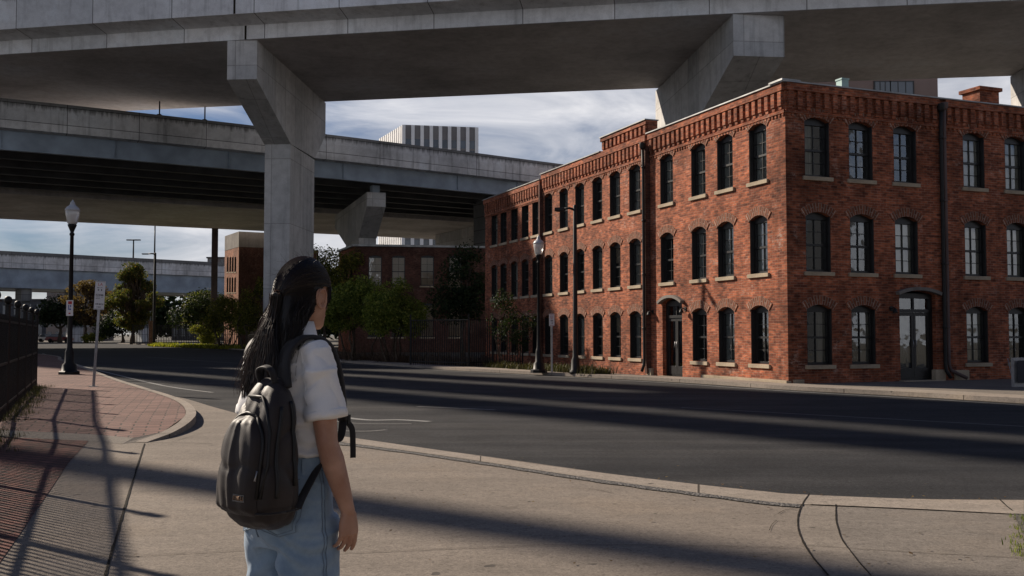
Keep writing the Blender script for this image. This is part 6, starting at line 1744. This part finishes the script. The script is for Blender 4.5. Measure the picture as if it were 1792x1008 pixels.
# ---- backpack (hangs from her shoulders: a thing of its own)
bc = body_pt(.085, -.2, .79)
pack = thing('backpack', 'dark charcoal backpack worn by the woman, slung slightly to the right of her back', 'backpack', (bc.x, bc.y, .78))
XC = .080
prof = [(.785, .060, -.150, -.215), (.797, .095, -.118, -.258), (.825, .124, -.104, -.286), (.87, .138, -.100, -.300), (.93, .143, -.100, -.300), (1.0, .141, -.100, -.292), (1.07, .134, -.102, -.276), (1.13, .122, -.104, -.256), (1.18, .106, -.108, -.236), (1.22, .086, -.112, -.214), (1.25, .060, -.118, -.190), (1.265, .034, -.130, -.172)]
prof = [(z, w * .86, a, -.10 + (b + .10) * .90) for z, w, a, b in prof]
bg_ = MB(); bg_.loft([oval(XC, (a + b) / 2, z, w, (a - b) / 2, 36, None, 3.0) for z, w, a, b in prof])
def pack_disp(p):
    k = fold(p, .006, 9, 5, 6, 3)
    r1 = 1 - abs(noise.noise(Vector((p.x * 9 + p.z * 5, p.y * 7, p.z * 5 + 2)))) * 3.2; k -= .007 * max(0, r1) ** 3
    k += .005 * max(0, min(1, (1.20 - p.z) * 6)) * noise.noise(Vector((p.x * 26 + p.z * 5, p.y * 8, p.z * 2.2))) * (1 if p.y < -.2 else .5)
    k += .006 * max(0, 1 - abs(p.z - 1.18) / .08) * noise.noise(Vector((p.x * 30, 3, p.z * 9)))
    return k
pb = bake(bg_, 'pack_body', MT['nylon'], pack, MBODY, .006, 5, pack_disp)
pbv = bvh_of(pb)
# arched front pocket, standing proud of the pack
fp = MB(); NX, NZ = 26, 34; g_ = []; offs = []
for j in range(NZ + 1):
    tz = j / NZ; z = .845 + (1.150 - .845) * tz
    wd = .096 if tz < .62 else .096 * sqrt(max(.02, 1 - ((tz - .62) / .40) ** 2))
    for i in range(NX + 1):
        tx = i / NX * 2 - 1; g_.append((XC - .008 + tx * wd, -.5, z))
        e = min((1 - abs(tx)) * wd / .096, tz * 1.6 + .02, (1 - tz) * 2.2); k = min(1, e / .16); k = k * k * (3 - 2 * k)
        f1 = noise.noise(Vector((tx * 2.6 + tz * .9, tz * .8, 5))) * .009 + .006 * max(0, 1 - abs(tx - .12 + .30 * tz) / .10) * (1 - abs(tz - .6)) 
        offs.append(.003 + .024 * k + k * f1)
V_ = drape(pbv, g_, (0, 1, 0), 0); Dn = (MBODY.to_3x3() @ Vector((0, 1, 0)))
V_ = [v - Dn * o_ for v, o_ in zip(V_, offs)]
fp.add(V_, [(j * (NX + 1) + i, j * (NX + 1) + i + 1, (j + 1) * (NX + 1) + i + 1, (j + 1) * (NX + 1) + i) for j in range(NZ) for i in range(NX)], smooth=True)
fpo = fp.build('front_pocket', MT['nylon'], pack)
me = fpo.data; fbv = BVHTree.FromPolygons([v.co.copy() for v in me.vertices], [tuple(p.vertices) for p in me.polygons])
zm = MB(); P_ = []
for k in range(29):
    a = pi * k / 28; P_.append((XC - .008 + .097 * cos(a), -.5, 1.035 + .120 * sin(a)))
P_ = [(XC + .089, -.5, .90)] + P_ + [(XC - .105, -.5, .90)]
zm.tube(drape(pbv, P_, (0, 1, 0), .006), .0055, 6); zm.build('zip', MT['zip'], pack)
zm = MB(); P_ = [(XC + .096, -.5, .90), (XC + .104, -.5, 1.0), (XC + .094, -.5, 1.1), (XC + .070, -.5, 1.17), (XC + .03, -.5, 1.205), (XC - .04, -.5, 1.205)]
zm.tube(drape(pbv, P_, (0, 1, 0), .004), .005, 6)
zm.build('zip', MT['zip'], pack)
zm = MB(); P_ = [(.5, -.225, .90), (.5, -.222, 1.0), (.5, -.205, 1.1), (.5, -.185, 1.19)]; P_ = [Vector(P_[i]).lerp(Vector(P_[i + 1]), k / 6) for i in range(3) for k in range(6)]
zm.tube(drape(pbv, P_, (-1, 0, 0), .003), .006, 6); zm.build('zip', MT['zip'], pack)
zm = MB(); P_ = [(.5, -.15, .93), (.5, -.15, 1.05), (.5, -.148, 1.14), (.5, -.15, 1.2)]; P_ = [Vector(P_[i]).lerp(Vector(P_[i + 1]), k / 6) for i in range(3) for k in range(6)]
zm.tube(drape(pbv, P_, (-1, 0, 0), .003), .007, 6); zm.build('zip', MT['zip'], pack)
zp = MB(); q = drape(fbv, [(XC + .086, -.5, .985), (XC + .086, -.5, .955)], (0, 1, 0), .006); q = [Vector(v) for v in q]; zp.tube([q[0], q[0].lerp(q[1], .5), q[1]], [.003, .0022, .004], 6); zp.build('zip_pull', MT['galv'], pack)
# bottom panel seam and piping
bs_ = MB(); ring = oval(XC, -.19, .855, .1235, .093, 48, None, 3.0); bs_.tube([MBODY @ Vector(p) for p in ring] + [MBODY @ Vector(ring[0])], .0035, 6); bs_.build('bottom_piping', MT['nylon2'], pack)
# woven label
lb = MB(); g_ = [(XC + .020 + .050 * i / 6, -.5, .893 + .022 * j / 2) for j in range(3) for i in range(7)]
V_ = drape(fbv, g_, (0, 1, 0), .003); lb.add(V_, [(j * 7 + i, j * 7 + i + 1, (j + 1) * 7 + i + 1, (j + 1) * 7 + i) for j in range(2) for i in range(6)])
lbo = lb.build('woven_label', flat_mat('label_grey', (.17, .165, .16), .8, 0, .1, .1, 60), pack)
k1 = MB(); g_ = [(XC + .022 + .046 * i / 6, -.5, .8965 + .0155 * j / 2) for j in range(3) for i in range(7)]
V_ = drape(fbv, g_, (0, 1, 0), .0036); k1.add(V_, [(j * 7 + i, j * 7 + i + 1, (j + 1) * 7 + i + 1, (j + 1) * 7 + i) for j in range(2) for i in range(6)]); k1.build('label_field', MT['nylon2'], lbo)
k2 = MB(); rr_ = random.Random(4)
for i in range(5):
    x = XC + .0235 + .0090 * i; q = drape(fbv, [(x, -.5, .8985), (x + .0065, -.5, .8985), (x + .0065, -.5, .910), (x, -.5, .910)], (0, 1, 0), .0044)
    a_, b_, c_, d_ = [Vector(v) for v in q]
    k2.tube([a_, d_], .0011, 4); 
    if i in (0, 1, 3): k2.tube([d_, c_], .0011, 4)
    if i in (1, 4): k2.tube([a_, b_], .0011, 4)
    if i in (2, 3): k2.tube([d_, b_], .0011, 4)
    if i in (2, 4): k2.tube([b_, c_], .0011, 4)
k2.build('lettering', flat_mat('label_thread', (.36, .24, .16), .8, 0, .1, .3, 200), lbo)
# handle, straps
def ribbon(mb, path, widths, wdir, th):
    P = [Vector(p) for p in path]; rings = []
    for i, p in enumerate(P):
        t = (P[min(i + 1, len(P) - 1)] - P[max(i - 1, 0)]).normalized(); wv = Vector(wdir[i] if isinstance(wdir, list) else wdir); wv = (wv - t * wv.dot(t)).normalized(); nv = t.cross(wv); h_ = widths[i] / 2 if isinstance(widths, list) else widths / 2
        rings.append([p + wv * h_ * cx + nv * th * .5 * cy for cx, cy in ((-1, -.6), (-.9, -1), (.9, -1), (1, -.6), (1, .6), (.9, 1), (-.9, 1), (-1, .6))])
    mb.loft(rings, smooth=True)
def cat(P, k=6):
    P = [Vector(p) for p in P]; out = []
    for i in range(len(P) - 1):
        p0, p1, p2, p3 = P[max(i - 1, 0)], P[i], P[i + 1], P[min(i + 2, len(P) - 1)]
        for j in range(k):
            t = j / k; out.append(.5 * ((2 * p1) + (p2 - p0) * t + (2 * p0 - 5 * p1 + 4 * p2 - p3) * t * t + (3 * p1 - p0 - 3 * p2 + p3) * t ** 3))
    return out + [P[-1]]
hn = MB(); hp_ = cat([(XC - .035, -.165, 1.245), (XC - .032, -.178, 1.285), (XC, -.180, 1.297), (XC + .032, -.178, 1.285), (XC + .035, -.165, 1.245)]); ribbon(hn, hp_, .022, (0, 1, .3), .008); hn.xform(MBODY).build('handle', MT['nylon2'], pack)
for sx, xx in ((1, 0), (-1, 0)):
    s_ = MB(); top = cat([(XC + sx * .045, -.135, 1.225), (sx * .085 + .01, -.115, 1.315), (sx * .098, -.080, 1.372), (sx * .105, -.02, 1.392), (sx * .112, .05, 1.365), (sx * .118, .088, 1.29), (sx * .124, .104, 1.20), (sx * .134, .104, 1.11)])
    nn_ = len(top); ribbon(s_, top, [.060 - .026 * i / nn_ for i in range(nn_)], (1, 0, 0), .014)
    s_.xform(MBODY); so2 = s_.build('shoulder_strap', MT['nylon2'], pack)
    w_ = MB(); low = cat([(sx * .134, .106, 1.115), (sx * .166, .06, 1.05), (sx * .170, -.02, .985), (XC * .6 + sx * .135, -.10, .90), (XC + sx * .112, -.135, .858)]); ribbon(w_, low, .026, (0, .7, .7), .004)
    w_.xform(MBODY).build('webbing', MT['nylon2'], so2)
    t_w = MB(); tl = cat([(sx * .134, .108, 1.115), (sx * .150, .130, 1.085), (sx * .152, .134, 1.03), (sx * .153, .134, .985)]); ribbon(t_w, tl, .020, (.3, .8, 0), .003); t_w.xform(MBODY).build('strap_end', MT['nylon2'], so2)
    bk = MB(); c_ = MBODY @ Vector((sx * .134, .118, 1.115)); bk.box(tuple(c_), (.035, .012, .03), -HB); bk.build('buckle', MT['zip'], so2)
# ================================================================== light, sky, camera
w = bpy.data.worlds.new('World'); bpy.context.scene.world = w; w.use_nodes = True
nt = w.node_tree; h = N(nt); bg = nt.nodes['Background']
sky = h.n('ShaderNodeTexSky'); sky.sky_type = 'NISHITA'; sky.sun_disc = False; sky.sun_elevation = SEL
sky.sun_rotation = atan2(SAZ.x, SAZ.y); sky.air_density = 1.1; sky.dust_density = .6; sky.ozone_density = 1.6
tc = h.n('ShaderNodeTexCoord'); mp_ = h.n('ShaderNodeMapping'); mp_.inputs['Rotation'].default_value = (0, 0, .35); mp_.inputs['Scale'].default_value = (1.0, 1.8, 5.0)
h.l(tc.outputs['Generated'], mp_.inputs['Vector'])
n1 = h.noise(mp_.outputs['Vector'], 1.5, 8, .55, .6); n2 = h.noise(mp_.outputs['Vector'], 4.2, 6, .6, 1.0)
cl = h.math('ADD', n1, h.math('MULTIPLY', h.math('SUBTRACT', n2, .5), .35))
cov = h.ramp(cl, [(.36, 0.0), (.49, .6), (.63, .95)])
sep = h.n('ShaderNodeSeparateXYZ'); h.l(tc.outputs['Generated'], sep.inputs[0])
cov = h.math('MULTIPLY', cov, h.ramp(sep.outputs['Z'], [(.30, 1.0), (.62, .03)]))   # cloud kept low round the horizon; unseen sky overhead darkened to deepen road shade
cloudc = h.mix(h.ramp(n2, [(.3, 0.0), (.7, 1.0)]), (7.6, 7.9, 8.8), (13.0, 12.9, 13.3))
skyc = h.mix(1.0, sky.outputs[0], (.42, .52, .74), 'MULTIPLY')
h.l(h.mix(cov, skyc, cloudc), bg.inputs['Color']); bg.inputs['Strength'].default_value = .05

sl = bpy.data.lights.new('sun', 'SUN'); sl.energy = 5.0; sl.angle = radians(1.0); sl.color = (1.0, .87, .72)
so = bpy.data.objects.new('sun', sl); C.objects.link(so); so.location = (-20, 20, 40)
so.rotation_euler = Vector((SAZ.x * cos(SEL), SAZ.y * cos(SEL), sin(SEL))).to_track_quat('Z', 'Y').to_euler()

cam = bpy.data.cameras.new('camera'); co = bpy.data.objects.new('camera', cam); C.objects.link(co)
cam.sensor_width = 36; cam.lens = 36 * F / 1792; cam.clip_end = 4000; cam.clip_start = .05
co.location = (0, 0, EYE); co.rotation_euler = (pi / 2 + PITCH, 0, 0)
sc_ = bpy.context.scene; sc_.camera = co
sc_.view_settings.view_transform = 'Standard'; sc_.view_settings.look = 'None'; sc_.view_settings.exposure = .42; sc_.view_settings.gamma = 1
sc_.render.resolution_x = 1024; sc_.render.resolution_y = 576
sc_.cycles.max_bounces = 8; sc_.cycles.diffuse_bounces = 3; sc_.cycles.transparent_max_bounces = 12; sc_.cycles.use_denoising = True
